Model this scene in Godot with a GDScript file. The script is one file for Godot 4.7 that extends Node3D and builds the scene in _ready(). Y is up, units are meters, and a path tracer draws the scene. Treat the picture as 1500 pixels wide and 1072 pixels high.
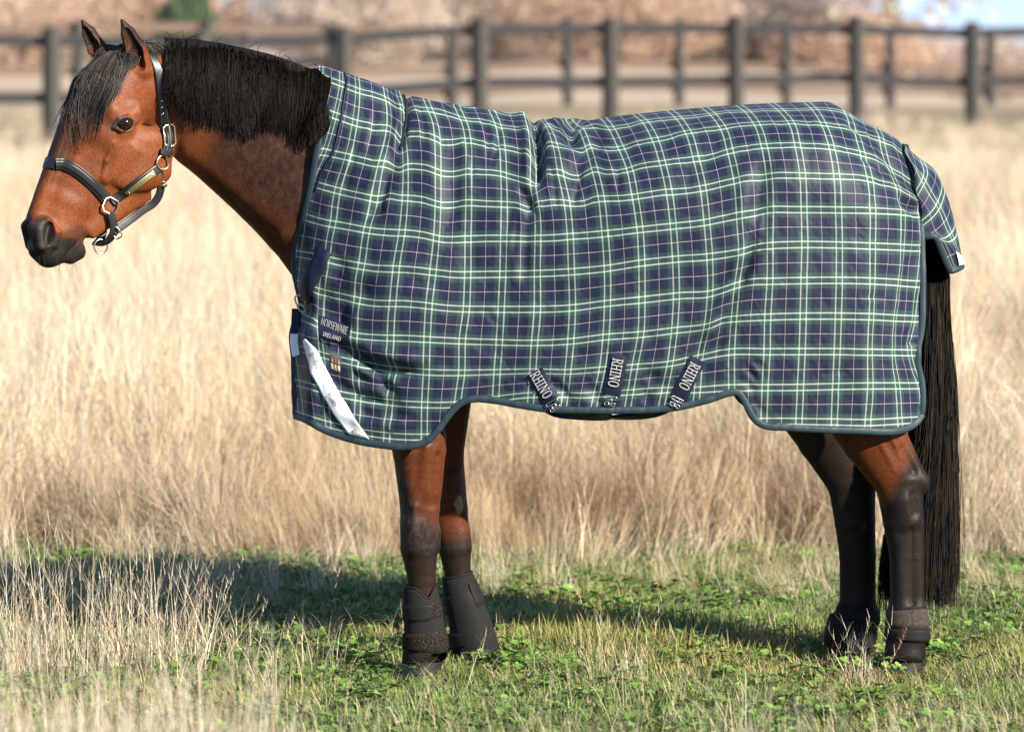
extends Node3D
# A bay horse in a tartan rug, standing side-on at the edge of a field of dry grass, post-and-rail fences behind.
# Sizes are metres. The horse, its rug and tack were drawn as a side elevation at 500 drawing units per metre
# (x to the right, y downwards, 980 = the ground under the hooves); side() turns such a point plus its depth into a place.

const EYE := 1.72
const REACH := 10.0

var rng := RandomNumberGenerator.new()
var fine := FastNoiseLite.new()
var wide := FastNoiseLite.new()

# ---------------------------------------------------------------- mesh collecting
class Build:
	var v := PackedVector3Array()
	var n := PackedVector3Array()
	var c := PackedColorArray()
	var uv := PackedVector2Array()
	var ix := PackedInt32Array()

	func tri(a: int, b: int, d: int) -> void:
		ix.append(a)
		ix.append(b)
		ix.append(d)

	func quad(a: int, b: int, d: int, e: int) -> void:
		tri(a, b, d)
		tri(a, d, e)

	func smooth() -> void:
		n.resize(v.size())
		n.fill(Vector3.ZERO)
		for t in range(0, ix.size(), 3):
			var a := v[ix[t]]
			var m := (v[ix[t + 2]] - a).cross(v[ix[t + 1]] - a)
			for k in 3:
				n[ix[t + k]] += m
		for i in n.size():
			n[i] = n[i].normalized() if n[i].length_squared() > 1e-24 else Vector3.UP

	func mesh(m: Material) -> ArrayMesh:
		if n.size() != v.size():
			smooth()
		else:
			# faces wound to agree with their normals
			var agree := 0
			for t in range(0, mini(ix.size(), 900), 3):
				var e := v[ix[t]]
				agree += int(signf((v[ix[t + 2]] - e).cross(v[ix[t + 1]] - e).dot(n[ix[t]])))
			if agree < 0:
				ix.reverse()
		var a := []
		a.resize(Mesh.ARRAY_MAX)
		a[Mesh.ARRAY_VERTEX] = v
		a[Mesh.ARRAY_NORMAL] = n
		if c.size() == v.size():
			a[Mesh.ARRAY_COLOR] = c
		if uv.size() == v.size():
			a[Mesh.ARRAY_TEX_UV] = uv
		a[Mesh.ARRAY_INDEX] = ix
		var r := ArrayMesh.new()
		r.add_surface_from_arrays(Mesh.PRIMITIVE_TRIANGLES, a)
		r.surface_set_material(0, m)
		return r

	# a flat-faced polygon with its own corners
	func face(p: PackedVector3Array) -> void:
		var s := v.size()
		for q in p:
			v.append(q)
		for k in range(1, p.size() - 1):
			tri(s, s + k, s + k + 1)

	# a chamfered box: centre, axes, half sizes, chamfer
	func box(at: Vector3, ax: Basis, half: Vector3, cut: float) -> void:
		var corner := func(sx: float, sy: float, sz: float, which: int) -> Vector3:
			var q := Vector3(sx * half.x, sy * half.y, sz * half.z)
			for k in 3:
				if k != which:
					q[k] -= signf(q[k]) * cut
			return at + ax * q
		for k in 3:
			var i := (k + 1) % 3
			var j := (k + 2) % 3
			for s in [-1.0, 1.0]:
				var p := PackedVector3Array()
				for w in [[-1, -1], [1, -1], [1, 1], [-1, 1]]:
					var q := Vector3.ZERO
					q[k] = s
					q[i] = w[0]
					q[j] = w[1] * s
					p.append(corner.call(q.x, q.y, q.z, k))
				face(p)
			for s in [-1.0, 1.0]:
				for u in [-1.0, 1.0]:
					var a := Vector3.ZERO
					a[i] = s
					a[j] = u
					var b := a
					a[k] = -1.0
					b[k] = 1.0
					face(PackedVector3Array([corner.call(a.x, a.y, a.z, i), corner.call(b.x, b.y, b.z, i), corner.call(b.x, b.y, b.z, j), corner.call(a.x, a.y, a.z, j)]))
		for sx in [-1.0, 1.0]:
			for sy in [-1.0, 1.0]:
				for sz in [-1.0, 1.0]:
					face(PackedVector3Array([corner.call(sx, sy, sz, 0), corner.call(sx, sy, sz, 1), corner.call(sx, sy, sz, 2)]))

	# a round or oval tube along points; flat = its thickness across the given direction as a share of the radius
	func tube(p: PackedVector3Array, r: PackedFloat32Array, sides: int, closed := false, flat := 1.0, across := Vector3.ZERO) -> void:
		var s := v.size()
		var count := p.size()
		var side := Vector3.ZERO
		for i in count:
			var a := p[(i - 1 + count) % count] if closed else p[maxi(i - 1, 0)]
			var b := p[(i + 1) % count] if closed else p[mini(i + 1, count - 1)]
			var t := (b - a).normalized()
			if across != Vector3.ZERO:
				side = t.cross(across).normalized()
			elif side == Vector3.ZERO:
				side = t.cross(Vector3(0.31, 0.27, 0.91)).normalized()
			side = (side - t * side.dot(t)).normalized()
			var up := side.cross(t)
			var rad := r[i % r.size()]
			for k in sides:
				var w := TAU * k / sides
				v.append(p[i] + side * (cos(w) * rad) + up * (sin(w) * rad * flat))
		var rings := count if closed else count - 1
		for i in rings:
			var a := s + i * sides
			var b := s + ((i + 1) % count) * sides
			for k in sides:
				var l := (k + 1) % sides
				quad(a + k, b + k, b + l, a + l)
		if not closed:
			for w in [0, count - 1]:
				var m := v.size()
				v.append(p[w])
				for k in sides:
					if w == 0:
						tri(m, s + k, s + (k + 1) % sides)
					else:
						tri(m, s + w * sides + (k + 1) % sides, s + w * sides + k)

	# a strap: points, the way up from what it lies on, width, thickness
	func strap(p: PackedVector3Array, ups: PackedVector3Array, width: float, thick: float) -> void:
		var count := p.size()
		var prof := [Vector2(-0.5, -0.6), Vector2(-0.5, 0.55), Vector2(-0.44, 0.9), Vector2(-0.30, 1.0), Vector2(0.0, 0.97), Vector2(0.30, 1.0), Vector2(0.44, 0.9), Vector2(0.5, 0.55), Vector2(0.5, -0.6)]
		var m := prof.size()
		var s := v.size()
		for i in count:
			var t := (p[mini(i + 1, count - 1)] - p[maxi(i - 1, 0)]).normalized()
			var side := t.cross(ups[i]).normalized()
			var up := side.cross(t).normalized()
			for q: Vector2 in prof:
				v.append(p[i] + side * (q.x * width) + up * (q.y * thick))
		for i in count - 1:
			for k in m:
				var l := (k + 1) % m
				quad(s + i * m + k, s + (i + 1) * m + k, s + (i + 1) * m + l, s + i * m + l)
		for i in [0, count - 1]:
			var q := PackedVector3Array()
			for k in m:
				q.append(v[s + i * m + k])
			face(q)

	# one hair
	func hair(p: PackedVector3Array, r0: float, r1: float, tone: Color) -> void:
		var s := v.size()
		var count := p.size()
		for i in count:
			var t := (p[mini(i + 1, count - 1)] - p[maxi(i - 1, 0)]).normalized()
			var side := t.cross(Vector3(0.2, 0.1, 0.97)).normalized()
			var up := side.cross(t)
			var rad := lerpf(r0, r1, float(i) / (count - 1))
			for k in 3:
				var o := side * cos(TAU * k / 3.0) + up * sin(TAU * k / 3.0)
				v.append(p[i] + o * rad)
				n.append(o)
				c.append(tone)
		for i in count - 1:
			var a := s + i * 3
			for k in 3:
				var l := (k + 1) % 3
				quad(a + k, a + 3 + k, a + 3 + l, a + l)

	# one blade of grass
	func blade(at: Vector3, turn: float, tall: float, lean: float, w: float, tone: Color, curl := 1.0, segs := 3) -> void:
		var s := v.size()
		var d := Vector3(cos(turn), 0, sin(turn))
		var across := Vector3(-sin(turn), 0, cos(turn))
		for i in segs + 1:
			var f := float(i) / segs
			var bend := lean * pow(f, curl)
			var q := at + d * (tall * bend * f) + Vector3.UP * (tall * f * sqrt(maxf(1.0 - bend * bend * 0.7, 0.05)))
			var half := w * 0.5 * (1.0 - f * f * 0.92)
			v.append(q - across * half)
			v.append(q + across * half)
			c.append(tone)
			c.append(tone)
		for i in segs:
			quad(s + i * 2, s + i * 2 + 2, s + i * 2 + 3, s + i * 2 + 1)

# ---------------------------------------------------------------- naming
var taken := {}

func numbered(called: String) -> String:
	var k: int = taken.get(called, 0)
	taken[called] = k + 1
	return called if k == 0 else "%s_%03d" % [called, k]

func tag(o: Node3D, label: String, category: String, group := "", kind := "") -> Node3D:
	if label:
		o.set_meta("label", label)
	if category:
		o.set_meta("category", category)
	if group:
		o.set_meta("group", group)
	if kind:
		o.set_meta("kind", kind)
	return o

func thing(called: String, label: String, category: String, at := Vector3.ZERO, group := "") -> Node3D:
	var o := Node3D.new()
	o.name = numbered(called)
	add_child(o, true)
	o.position = at
	tag(o, label, category, group)
	return o

# a mesh made in world places, put under its parent
func part(called: String, m: Mesh, parent: Node3D, label := "") -> MeshInstance3D:
	var o := MeshInstance3D.new()
	o.name = called
	o.mesh = m
	parent.add_child(o, true)
	if parent != self:
		var at := Vector3.ZERO
		var q := parent
		while q != self:
			at += q.position
			q = q.get_parent()
		o.position = -at
	if label:
		o.set_meta("label", label)
	return o

func many(called: String, m: Mesh, spots: Array, tones: PackedColorArray, label: String, category: String, kind := "stuff") -> MultiMeshInstance3D:
	var mm := MultiMesh.new()
	mm.transform_format = MultiMesh.TRANSFORM_3D
	mm.use_colors = true
	mm.mesh = m
	mm.instance_count = spots.size()
	for i in spots.size():
		mm.set_instance_transform(i, spots[i])
		mm.set_instance_color(i, tones[i])
	var o := MultiMeshInstance3D.new()
	o.name = numbered(called)
	o.multimesh = mm
	add_child(o, true)
	tag(o, label, category, "", kind)
	return o

# ---------------------------------------------------------------- drawing helpers
func side(x: float, y: float, z := 0.0) -> Vector3:
	var k := 1.0 - z / REACH
	return Vector3((x - 750.0) / 500.0 * k, EYE + ((980.0 - y) / 500.0 - EYE) * k, z)

# back onto the drawing
func flat(p: Vector3) -> Vector2:
	var k := 1.0 - p.z / REACH
	return Vector2(750.0 + 500.0 * p.x / k, 980.0 - 500.0 * (EYE + (p.y - EYE) / k))

# a smooth curve through (x, y) knots, straight beyond its ends
func curve(k: PackedVector2Array, x: float) -> float:
	var m := k.size()
	if x <= k[0].x:
		return k[0].y + (k[1].y - k[0].y) / (k[1].x - k[0].x) * (x - k[0].x)
	if x >= k[m - 1].x:
		return k[m - 1].y + (k[m - 1].y - k[m - 2].y) / (k[m - 1].x - k[m - 2].x) * (x - k[m - 1].x)
	var i := 0
	while x > k[i + 1].x:
		i += 1
	var h := k[i + 1].x - k[i].x
	var slope := (k[i + 1].y - k[i].y) / h
	var m0 := slope if i == 0 else (slope + (k[i].y - k[i - 1].y) / (k[i].x - k[i - 1].x)) * 0.5
	var m1 := slope if i == m - 2 else (slope + (k[i + 2].y - k[i + 1].y) / (k[i + 2].x - k[i + 1].x)) * 0.5
	var t := (x - k[i].x) / h
	var t2 := t * t
	var t3 := t2 * t
	return (2 * t3 - 3 * t2 + 1) * k[i].y + (t3 - 2 * t2 + t) * h * m0 + (-2 * t3 + 3 * t2) * k[i + 1].y + (t3 - t2) * h * m1

func knots(a: Array) -> PackedVector2Array:
	var r := PackedVector2Array()
	for i in range(0, a.size(), 2):
		r.append(Vector2(a[i], a[i + 1]))
	return r

# points along a Catmull-Rom line through given places
func along(p: Array, each := 6) -> PackedVector3Array:
	var r := PackedVector3Array()
	for i in p.size() - 1:
		var a: Vector3 = p[maxi(i - 1, 0)]
		var b: Vector3 = p[i]
		var c: Vector3 = p[i + 1]
		var d: Vector3 = p[mini(i + 2, p.size() - 1)]
		for k in each:
			r.append(b.cubic_interpolate(c, a, d, float(k) / each))
	r.append(p[p.size() - 1])
	return r

func lin(r: float, g: float, b: float) -> Color:
	return Color(r, g, b)

func paint(called: String, c: Color, rough: float, spec := 0.5, metal := 0.0) -> StandardMaterial3D:
	var m := StandardMaterial3D.new()
	m.resource_name = called
	m.albedo_color = c.linear_to_srgb()
	m.roughness = rough
	m.metallic_specular = spec
	m.metallic = metal
	m.cull_mode = BaseMaterial3D.CULL_DISABLED
	return m

func noise_texture(size: int, freq: float, bump: float, octaves := 4, seed_ := 1, kind := FastNoiseLite.TYPE_SIMPLEX_SMOOTH) -> NoiseTexture2D:
	var t := NoiseTexture2D.new()
	t.width = size
	t.height = size
	t.seamless = true
	var f := FastNoiseLite.new()
	f.noise_type = kind
	f.frequency = freq
	f.fractal_octaves = octaves
	f.seed = seed_
	t.noise = f
	if bump > 0.0:
		t.as_normal_map = true
		t.bump_strength = bump
	return t

func tone_texture(size: int, freq: float, dark: Color, light: Color, octaves := 4, seed_ := 1) -> NoiseTexture2D:
	var t := noise_texture(size, freq, 0.0, octaves, seed_)
	var g := Gradient.new()
	g.set_color(0, dark)
	g.set_color(1, light)
	t.color_ramp = g
	return t

func triplanar(m: StandardMaterial3D, scale_: float) -> void:
	m.uv1_triplanar = true
	m.uv1_scale = Vector3.ONE * scale_

# ---------------------------------------------------------------- the horse's body as a field of tapered oval capsules
var pa := PackedVector3Array()
var pd := PackedVector3Array()
var pu := PackedVector3Array()
var pw := PackedVector3Array()
var pl := PackedFloat32Array()
var pa0 := PackedFloat32Array()
var pa1 := PackedFloat32Array()
var pb0 := PackedFloat32Array()
var pb1 := PackedFloat32Array()
var pm := PackedFloat32Array()
var pk := PackedFloat32Array()
var pcut := PackedInt32Array()

func seg(a: Vector3, b: Vector3, w: Vector3, a0: float, a1: float, b0: float, b1: float, k: float, cut := 0, cap := 0.0) -> void:
	var d := b - a
	var l := d.length()
	if l < 1e-5:
		d = Vector3.UP
		l = 1e-4
	d = d.normalized()
	var u := w.cross(d).normalized()
	pa.append(a)
	pd.append(d)
	pu.append(u)
	pw.append(d.cross(u).normalized())
	pl.append(l)
	pa0.append(a0)
	pa1.append(a1)
	pb0.append(b0)
	pb1.append(b1)
	pm.append(cap if cap > 0.0 else minf(minf(a0, a1), minf(b0, b1)))
	pk.append(k)
	pcut.append(cut)

func one(i: int, p: Vector3) -> float:
	var v := p - pa[i]
	var x := v.dot(pd[i])
	var l := pl[i]
	var t := clampf(x / l, 0.0, 1.0)
	var a := lerpf(pa0[i], pa1[i], t)
	var b := lerpf(pb0[i], pb1[i], t)
	var m := pm[i]
	var qx := v.dot(pu[i]) / a
	var qy := v.dot(pw[i]) / b
	var qz := (x - t * l) / m
	var k0 := sqrt(qx * qx + qy * qy + qz * qz)
	if k0 < 1e-4:
		return -minf(a, b)
	qx /= a
	qy /= b
	qz /= m
	return k0 * (k0 - 1.0) / sqrt(qx * qx + qy * qy + qz * qz)

func field(p: Vector3, list: PackedInt32Array) -> float:
	var d := 1.0
	for i in list:
		var f := one(i, p)
		var k := pk[i]
		if pcut[i] == 0:
			var h := maxf(k - absf(d - f), 0.0) / k
			d = minf(d, f) - h * h * k * 0.25
		else:
			f = -f
			var h := maxf(k - absf(d - f), 0.0) / k
			d = maxf(d, f) + h * h * k * 0.25
	return d

func slope(p: Vector3, list: PackedInt32Array) -> Vector3:
	var e := 0.004
	return Vector3(field(p + Vector3(e, 0, 0), list) - field(p - Vector3(e, 0, 0), list), field(p + Vector3(0, e, 0), list) - field(p - Vector3(0, e, 0), list), field(p + Vector3(0, 0, e), list) - field(p - Vector3(0, 0, e), list)).normalized()

func span(from: int, to: int) -> PackedInt32Array:
	var r := PackedInt32Array()
	for i in range(from, to):
		r.append(i)
	return r

# lift a place to at least this height over the body
func lift(p: Vector3, over: float, list: PackedInt32Array) -> Vector3:
	for k in 3:
		var d := field(p, list)
		if d >= over:
			return p
		p += slope(p, list) * (over - d)
	return p

# the body's surface met at a place of the drawing
func on_body(x: float, y: float, list: PackedInt32Array, from := 0.45) -> Vector3:
	var z := from
	for k in 60:
		var p := side(x, y, z)
		var d := field(p, list)
		if d < 0.0008:
			return p
		z -= maxf(d * 0.7, 0.001)
	return side(x, y, z)

# surface nets: one vertex in each cell that the surface crosses, visiting only blocks near it
func net(out: Build, lo: Vector3, hi: Vector3, cell: float, list: PackedInt32Array) -> void:
	var step := cell * 4.0
	var gx := int(ceil((hi.x - lo.x) / step))
	var gy := int(ceil((hi.y - lo.y) / step))
	var gz := int(ceil((hi.z - lo.z) / step))
	var sx := gx * 4 + 1
	var sy := gy * 4 + 1
	var sz := gz * 4 + 1
	var val := PackedFloat32Array()
	val.resize(sx * sy * sz)
	val.fill(9.0)
	var at := PackedInt32Array()
	at.resize(sx * sy * sz)
	at.fill(-1)
	var dy := sx
	var dz := sx * sy
	var reach := step * 0.87
	var near_blocks := PackedInt32Array()
	var fs := PackedFloat32Array()
	fs.resize(list.size())
	for bz in gz:
		for by in gy:
			for bx in gx:
				var mid := lo + Vector3(bx + 0.5, by + 0.5, bz + 0.5) * step
				var d := 1.0
				for q in list.size():
					var i := list[q]
					var f := one(i, mid)
					fs[q] = f
					var k := pk[i]
					if pcut[i] == 0:
						var h := maxf(k - absf(d - f), 0.0) / k
						d = minf(d, f) - h * h * k * 0.25
					else:
						f = -f
						var h := maxf(k - absf(d - f), 0.0) / k
						d = maxf(d, f) + h * h * k * 0.25
				if absf(d) > reach * 1.35:
					continue
				var close := PackedInt32Array()
				for q in list.size():
					var i := list[q]
					if pcut[i] == 0:
						if fs[q] < d + reach * 2.6 + pk[i]:
							close.append(i)
					elif fs[q] < reach * 1.5 + pk[i]:
						close.append(i)
				near_blocks.append((bz * gy + by) * gx + bx)
				for cz in 5:
					for cy in 5:
						for cx in 5:
							var w := (bx * 4 + cx) + (by * 4 + cy) * dy + (bz * 4 + cz) * dz
							if val[w] == 9.0:
								val[w] = field(lo + Vector3(bx * 4 + cx, by * 4 + cy, bz * 4 + cz) * cell, close)
	var cells := PackedInt32Array()
	for b in near_blocks:
		var bx := b % gx
		var by := (b / gx) % gy
		var bz := b / (gx * gy)
		for cz in 4:
			for cy in 4:
				for cx in 4:
					var w := (bx * 4 + cx) + (by * 4 + cy) * dy + (bz * 4 + cz) * dz
					var a0 := val[w]
					var a1 := val[w + 1]
					var a2 := val[w + dy]
					var a3 := val[w + dy + 1]
					var a4 := val[w + dz]
					var a5 := val[w + dz + 1]
					var a6 := val[w + dz + dy]
					var a7 := val[w + dz + dy + 1]
					var neg := int(a0 < 0) + int(a1 < 0) + int(a2 < 0) + int(a3 < 0) + int(a4 < 0) + int(a5 < 0) + int(a6 < 0) + int(a7 < 0)
					if neg == 0 or neg == 8:
						continue
					var sum := Vector3.ZERO
					var hits := 0
					if (a0 < 0) != (a1 < 0):
						sum += Vector3(a0 / (a0 - a1), 0, 0)
						hits += 1
					if (a2 < 0) != (a3 < 0):
						sum += Vector3(a2 / (a2 - a3), 1, 0)
						hits += 1
					if (a4 < 0) != (a5 < 0):
						sum += Vector3(a4 / (a4 - a5), 0, 1)
						hits += 1
					if (a6 < 0) != (a7 < 0):
						sum += Vector3(a6 / (a6 - a7), 1, 1)
						hits += 1
					if (a0 < 0) != (a2 < 0):
						sum += Vector3(0, a0 / (a0 - a2), 0)
						hits += 1
					if (a1 < 0) != (a3 < 0):
						sum += Vector3(1, a1 / (a1 - a3), 0)
						hits += 1
					if (a4 < 0) != (a6 < 0):
						sum += Vector3(0, a4 / (a4 - a6), 1)
						hits += 1
					if (a5 < 0) != (a7 < 0):
						sum += Vector3(1, a5 / (a5 - a7), 1)
						hits += 1
					if (a0 < 0) != (a4 < 0):
						sum += Vector3(0, 0, a0 / (a0 - a4))
						hits += 1
					if (a1 < 0) != (a5 < 0):
						sum += Vector3(1, 0, a1 / (a1 - a5))
						hits += 1
					if (a2 < 0) != (a6 < 0):
						sum += Vector3(0, 1, a2 / (a2 - a6))
						hits += 1
					if (a3 < 0) != (a7 < 0):
						sum += Vector3(1, 1, a3 / (a3 - a7))
						hits += 1
					var q := sum / hits
					at[w] = out.v.size()
					cells.append(w)
					out.v.append(lo + (Vector3(bx * 4 + cx, by * 4 + cy, bz * 4 + cz) + q) * cell)
					var g := Vector3(lerpf(lerpf(a1 - a0, a3 - a2, q.y), lerpf(a5 - a4, a7 - a6, q.y), q.z), lerpf(lerpf(a2 - a0, a3 - a1, q.x), lerpf(a6 - a4, a7 - a5, q.x), q.z), lerpf(lerpf(a4 - a0, a5 - a1, q.x), lerpf(a6 - a2, a7 - a3, q.x), q.y))
					out.n.append(g.normalized())
	for w in cells:
		var a0 := val[w]
		for axis in 3:
			var e := 1 if axis == 0 else dy if axis == 1 else dz
			if (a0 < 0) == (val[w + e] < 0):
				continue
			var f := dy if axis == 0 else dz if axis == 1 else 1
			var h := dz if axis == 0 else 1 if axis == 1 else dy
			if w - f - h < 0:
				continue
			var i0 := at[w]
			var i1 := at[w - f]
			var i2 := at[w - f - h]
			var i3 := at[w - h]
			if i1 < 0 or i2 < 0 or i3 < 0:
				continue
			if a0 < 0:
				out.quad(i0, i3, i2, i1)
			else:
				out.quad(i0, i1, i2, i3)

# the head is turned a little towards the viewer about the poll; hp() gives the place that the drawing shows at (x, y), l to the horse's near side of its middle plane
const YAW := 0.47
var poll := Vector3.ZERO
var ahead := Vector3.ZERO
var lateral := Vector3.ZERO
var one_side := false

func hp(x: float, y: float, l: float) -> Vector3:
	var c := cos(YAW)
	var s := sin(YAW)
	var xs := (x - 750.0) / 500.0
	var lx := (xs * (1.0 - (poll.z + l * c) / REACH) - poll.x - l * s) / (c - xs * s / REACH)
	var z := poll.z - lx * s + l * c
	return Vector3(poll.x + lx * c + l * s, EYE + ((980.0 - y) / 500.0 - EYE) * (1.0 - z / REACH), z)

func mirrored(p: Vector3) -> Vector3:
	var q := p - poll
	return p - lateral * (2.0 * q.dot(lateral))

# a piece of the head; sizes across the drawing in its units, sideways in metres; pieces off the middle are made on both sides
func hs(x0: float, y0: float, x1: float, y1: float, l0: float, l1: float, a0: float, a1: float, b0: float, b1: float, k: float, cut := 0, cap := 0.0) -> void:
	var a := hp(x0, y0, l0)
	var b := hp(x1, y1, l1)
	var f := 1.06 / 500.0
	seg(a, b, lateral, a0 * f, a1 * f, b0, b1, k, cut, cap)
	if absf(l0) + absf(l1) > 1e-4 and not one_side:
		seg(mirrored(a), mirrored(b), lateral, a0 * f, a1 * f, b0, b1, k, cut, cap)

# a piece of the rest of the body
func bs(x0: float, y0: float, z0: float, x1: float, y1: float, z1: float, a0: float, a1: float, b0: float, b1: float, k: float, cut := 0, cap := 0.0) -> void:
	seg(side(x0, y0, z0), side(x1, y1, z1), Vector3.BACK, a0 / 500.0, a1 / 500.0, b0, b1, k, cut, cap)

var head_list: PackedInt32Array
var fore_list: PackedInt32Array
var hind_list: PackedInt32Array

func shape_body() -> void:
	poll = side(228, 110, 0.0)
	ahead = Vector3(-cos(YAW), 0, sin(YAW))
	lateral = Vector3(sin(YAW), 0, cos(YAW))
	# trunk, under the rug
	bs(560, 395, 0, 700, 395, 0, 150, 165, 0.16, 0.20, 0.05)
	bs(700, 395, 0, 900, 395, 0, 165, 165, 0.20, 0.22, 0.05)
	bs(900, 395, 0, 1120, 380, 0, 165, 165, 0.22, 0.22, 0.05)
	bs(1120, 370, 0, 1240, 350, 0, 175, 140, 0.24, 0.2, 0.05)
	var trunk := pa.size()
	# neck
	bs(228, 132, 0, 296, 156, 0, 62, 82, 0.058, 0.070, 0.015)
	bs(296, 156, 0, 365, 184, 0, 82, 95, 0.070, 0.086, 0.015)
	bs(365, 184, 0, 440, 233, 0, 95, 114, 0.086, 0.10, 0.015)
	bs(440, 233, 0, 520, 300, 0, 114, 140, 0.10, 0.13, 0.015)
	# windpipe and the muscle above it
	bs(278, 222, 0, 420, 332, 0, 20, 34, 0.052, 0.082, 0.03)
	bs(290, 190, 0.045, 440, 290, 0.070, 26, 46, 0.022, 0.03, 0.04)
	# skull
	hs(205, 98, 160, 148, 0, 0, 34, 50, 0.052, 0.078, 0.04)
	hs(160, 148, 147, 195, 0, 0, 50, 49, 0.078, 0.074, 0.012)
	hs(147, 195, 127, 250, 0, 0, 49, 45, 0.074, 0.054, 0.012)
	hs(127, 250, 103, 298, 0, 0, 45, 40, 0.054, 0.046, 0.012)
	hs(103, 298, 84, 338, 0, 0, 40, 36, 0.046, 0.046, 0.012)
	hs(84, 338, 74, 366, 0, 0, 36, 25, 0.046, 0.040, 0.012)
	# flat front of the nose, lips, chin
	hs(98, 170, 48, 318, 0, 0, 7, 9, 0.034, 0.026, 0.03)
	hs(62, 360, 72, 372, 0, 0, 22, 20, 0.036, 0.036, 0.02)
	hs(100, 372, 110, 364, 0, 0, 15, 17, 0.026, 0.028, 0.014)
	# cheeks and the bars of the jaw
	hs(203, 210, 207, 255, 0.050, 0.052, 48, 44, 0.029, 0.026, 0.024, 0, 0.05)
	hs(195, 225, 152, 300, 0, 0, 46, 26, 0.048, 0.036, 0.03)
	hs(210, 280, 132, 338, 0.026, 0.020, 16, 12, 0.016, 0.016, 0.025)
	# bony crest of the face, brow, eye surround, temple
	hs(196, 218, 152, 262, 0.070, 0.052, 8, 6, 0.010, 0.008, 0.018)
	hs(163, 165, 200, 166, 0.072, 0.073, 9, 9, 0.014, 0.010, 0.035)
	hs(177, 182, 186, 180, 0.068, 0.072, 17, 16, 0.020, 0.018, 0.02)
	hs(178, 136, 190, 150, 0.098, 0.100, 9, 9, 0.016, 0.016, 0.03, 1)
	hs(140, 225, 112, 275, 0.094, 0.080, 14, 12, 0.022, 0.02, 0.04, 1)
	# a vein under the eye
	hs(166, 210, 155, 236, 0.072, 0.062, 1.3, 1.3, 0.003, 0.003, 0.012)
	hs(155, 236, 149, 258, 0.062, 0.053, 1.3, 1.1, 0.003, 0.003, 0.012)
	# nostril
	hs(57, 330, 64, 358, 0.030, 0.034, 17, 16, 0.024, 0.022, 0.016)
	hs(70, 322, 83, 340, 0.046, 0.050, 3.5, 4, 0.007, 0.008, 0.010)
	hs(83, 340, 79, 360, 0.050, 0.048, 4, 4, 0.008, 0.007, 0.010)
	hs(74, 331, 68, 354, 0.062, 0.066, 6.5, 8.5, 0.024, 0.022, 0.005, 1)
	hs(57, 336, 60, 362, 0.050, 0.054, 6, 6, 0.008, 0.008, 0.010)
	# mouth
	hs(86, 390, 102, 369, 0.030, 0.044, 2.0, 2.0, 0.02, 0.014, 0.006, 1)
	hs(102, 369, 123, 346, 0.044, 0.040, 2.0, 1.6, 0.014, 0.010, 0.006, 1)
	# eye socket and lids
	hs(174, 183, 189, 180, 0.096, 0.098, 7.0, 6.5, 0.016, 0.016, 0.004, 1)
	hs(166, 187, 174, 174, 0.082, 0.091, 2.2, 2.4, 0.005, 0.005, 0.008)
	hs(174, 174, 187, 171, 0.091, 0.093, 2.4, 2.4, 0.005, 0.005, 0.006)
	hs(187, 171, 197, 180, 0.093, 0.084, 2.4, 2.0, 0.005, 0.005, 0.006)
	hs(167, 186, 177, 191, 0.082, 0.088, 2.2, 2.4, 0.004, 0.005, 0.006)
	hs(177, 191, 188, 189, 0.088, 0.088, 2.4, 2.2, 0.005, 0.005, 0.006)
	hs(188, 189, 195, 180, 0.088, 0.084, 2.2, 2.0, 0.004, 0.004, 0.006)
	# ears, the far one turned a little further forward
	one_side = true
	hs(210, 104, 199, 76, 0.046, 0.050, 13, 16.5, 0.022, 0.024, 0.012)
	hs(199, 76, 187, 48, 0.050, 0.052, 16.5, 10.5, 0.024, 0.016, 0.006)
	hs(187, 48, 178, 30, 0.052, 0.048, 10.5, 2.6, 0.016, 0.006, 0.006)
	hs(205, 97, 198, 75, 0.070, 0.076, 8, 11.0, 0.026, 0.026, 0.003, 1)
	hs(198, 75, 185, 45, 0.076, 0.068, 11.0, 4.8, 0.026, 0.014, 0.003, 1)
	hs(158, 92, 141, 70, -0.045, -0.052, 12, 14, 0.020, 0.020, 0.012)
	hs(141, 70, 129, 47, -0.052, -0.056, 14, 10, 0.020, 0.015, 0.006)
	hs(129, 47, 120, 31, -0.056, -0.052, 10, 2.6, 0.015, 0.006, 0.006)
	hs(145, 85, 134, 66, -0.040, -0.040, 7, 8.5, 0.020, 0.018, 0.003, 1)
	hs(134, 66, 123, 44, -0.040, -0.044, 8.5, 4.5, 0.018, 0.012, 0.003, 1)
	one_side = false
	head_list = span(trunk, pa.size())
	# forelegs: near, then far
	var fore := pa.size()
	bs(600, 560, 0.12, 613, 660, 0.13, 46, 37, 0.07, 0.060, 0.03)
	bs(613, 660, 0.13, 615, 742, 0.13, 37, 28.5, 0.060, 0.046, 0.008)
	bs(634, 640, 0.135, 630, 720, 0.14, 16, 10, 0.045, 0.034, 0.03)
	bs(598, 650, 0.15, 606, 735, 0.145, 14, 10, 0.035, 0.030, 0.03)
	bs(615, 742, 0.13, 614, 802, 0.13, 28.5, 27, 0.046, 0.044, 0.006)
	bs(606, 765, 0.145, 606, 800, 0.145, 16, 15, 0.036, 0.034, 0.02)
	bs(634, 778, 0.12, 635, 800, 0.12, 10, 9, 0.03, 0.026, 0.02)
	bs(614, 802, 0.13, 618, 850, 0.13, 27, 20, 0.044, 0.031, 0.006)
	bs(618, 850, 0.13, 621, 925, 0.13, 20, 20, 0.031, 0.030, 0.006)
	bs(621, 925, 0.13, 622, 946, 0.13, 24, 25, 0.036, 0.036, 0.03)
	bs(622, 946, 0.13, 612, 972, 0.135, 22, 24, 0.034, 0.038, 0.02)
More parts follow.
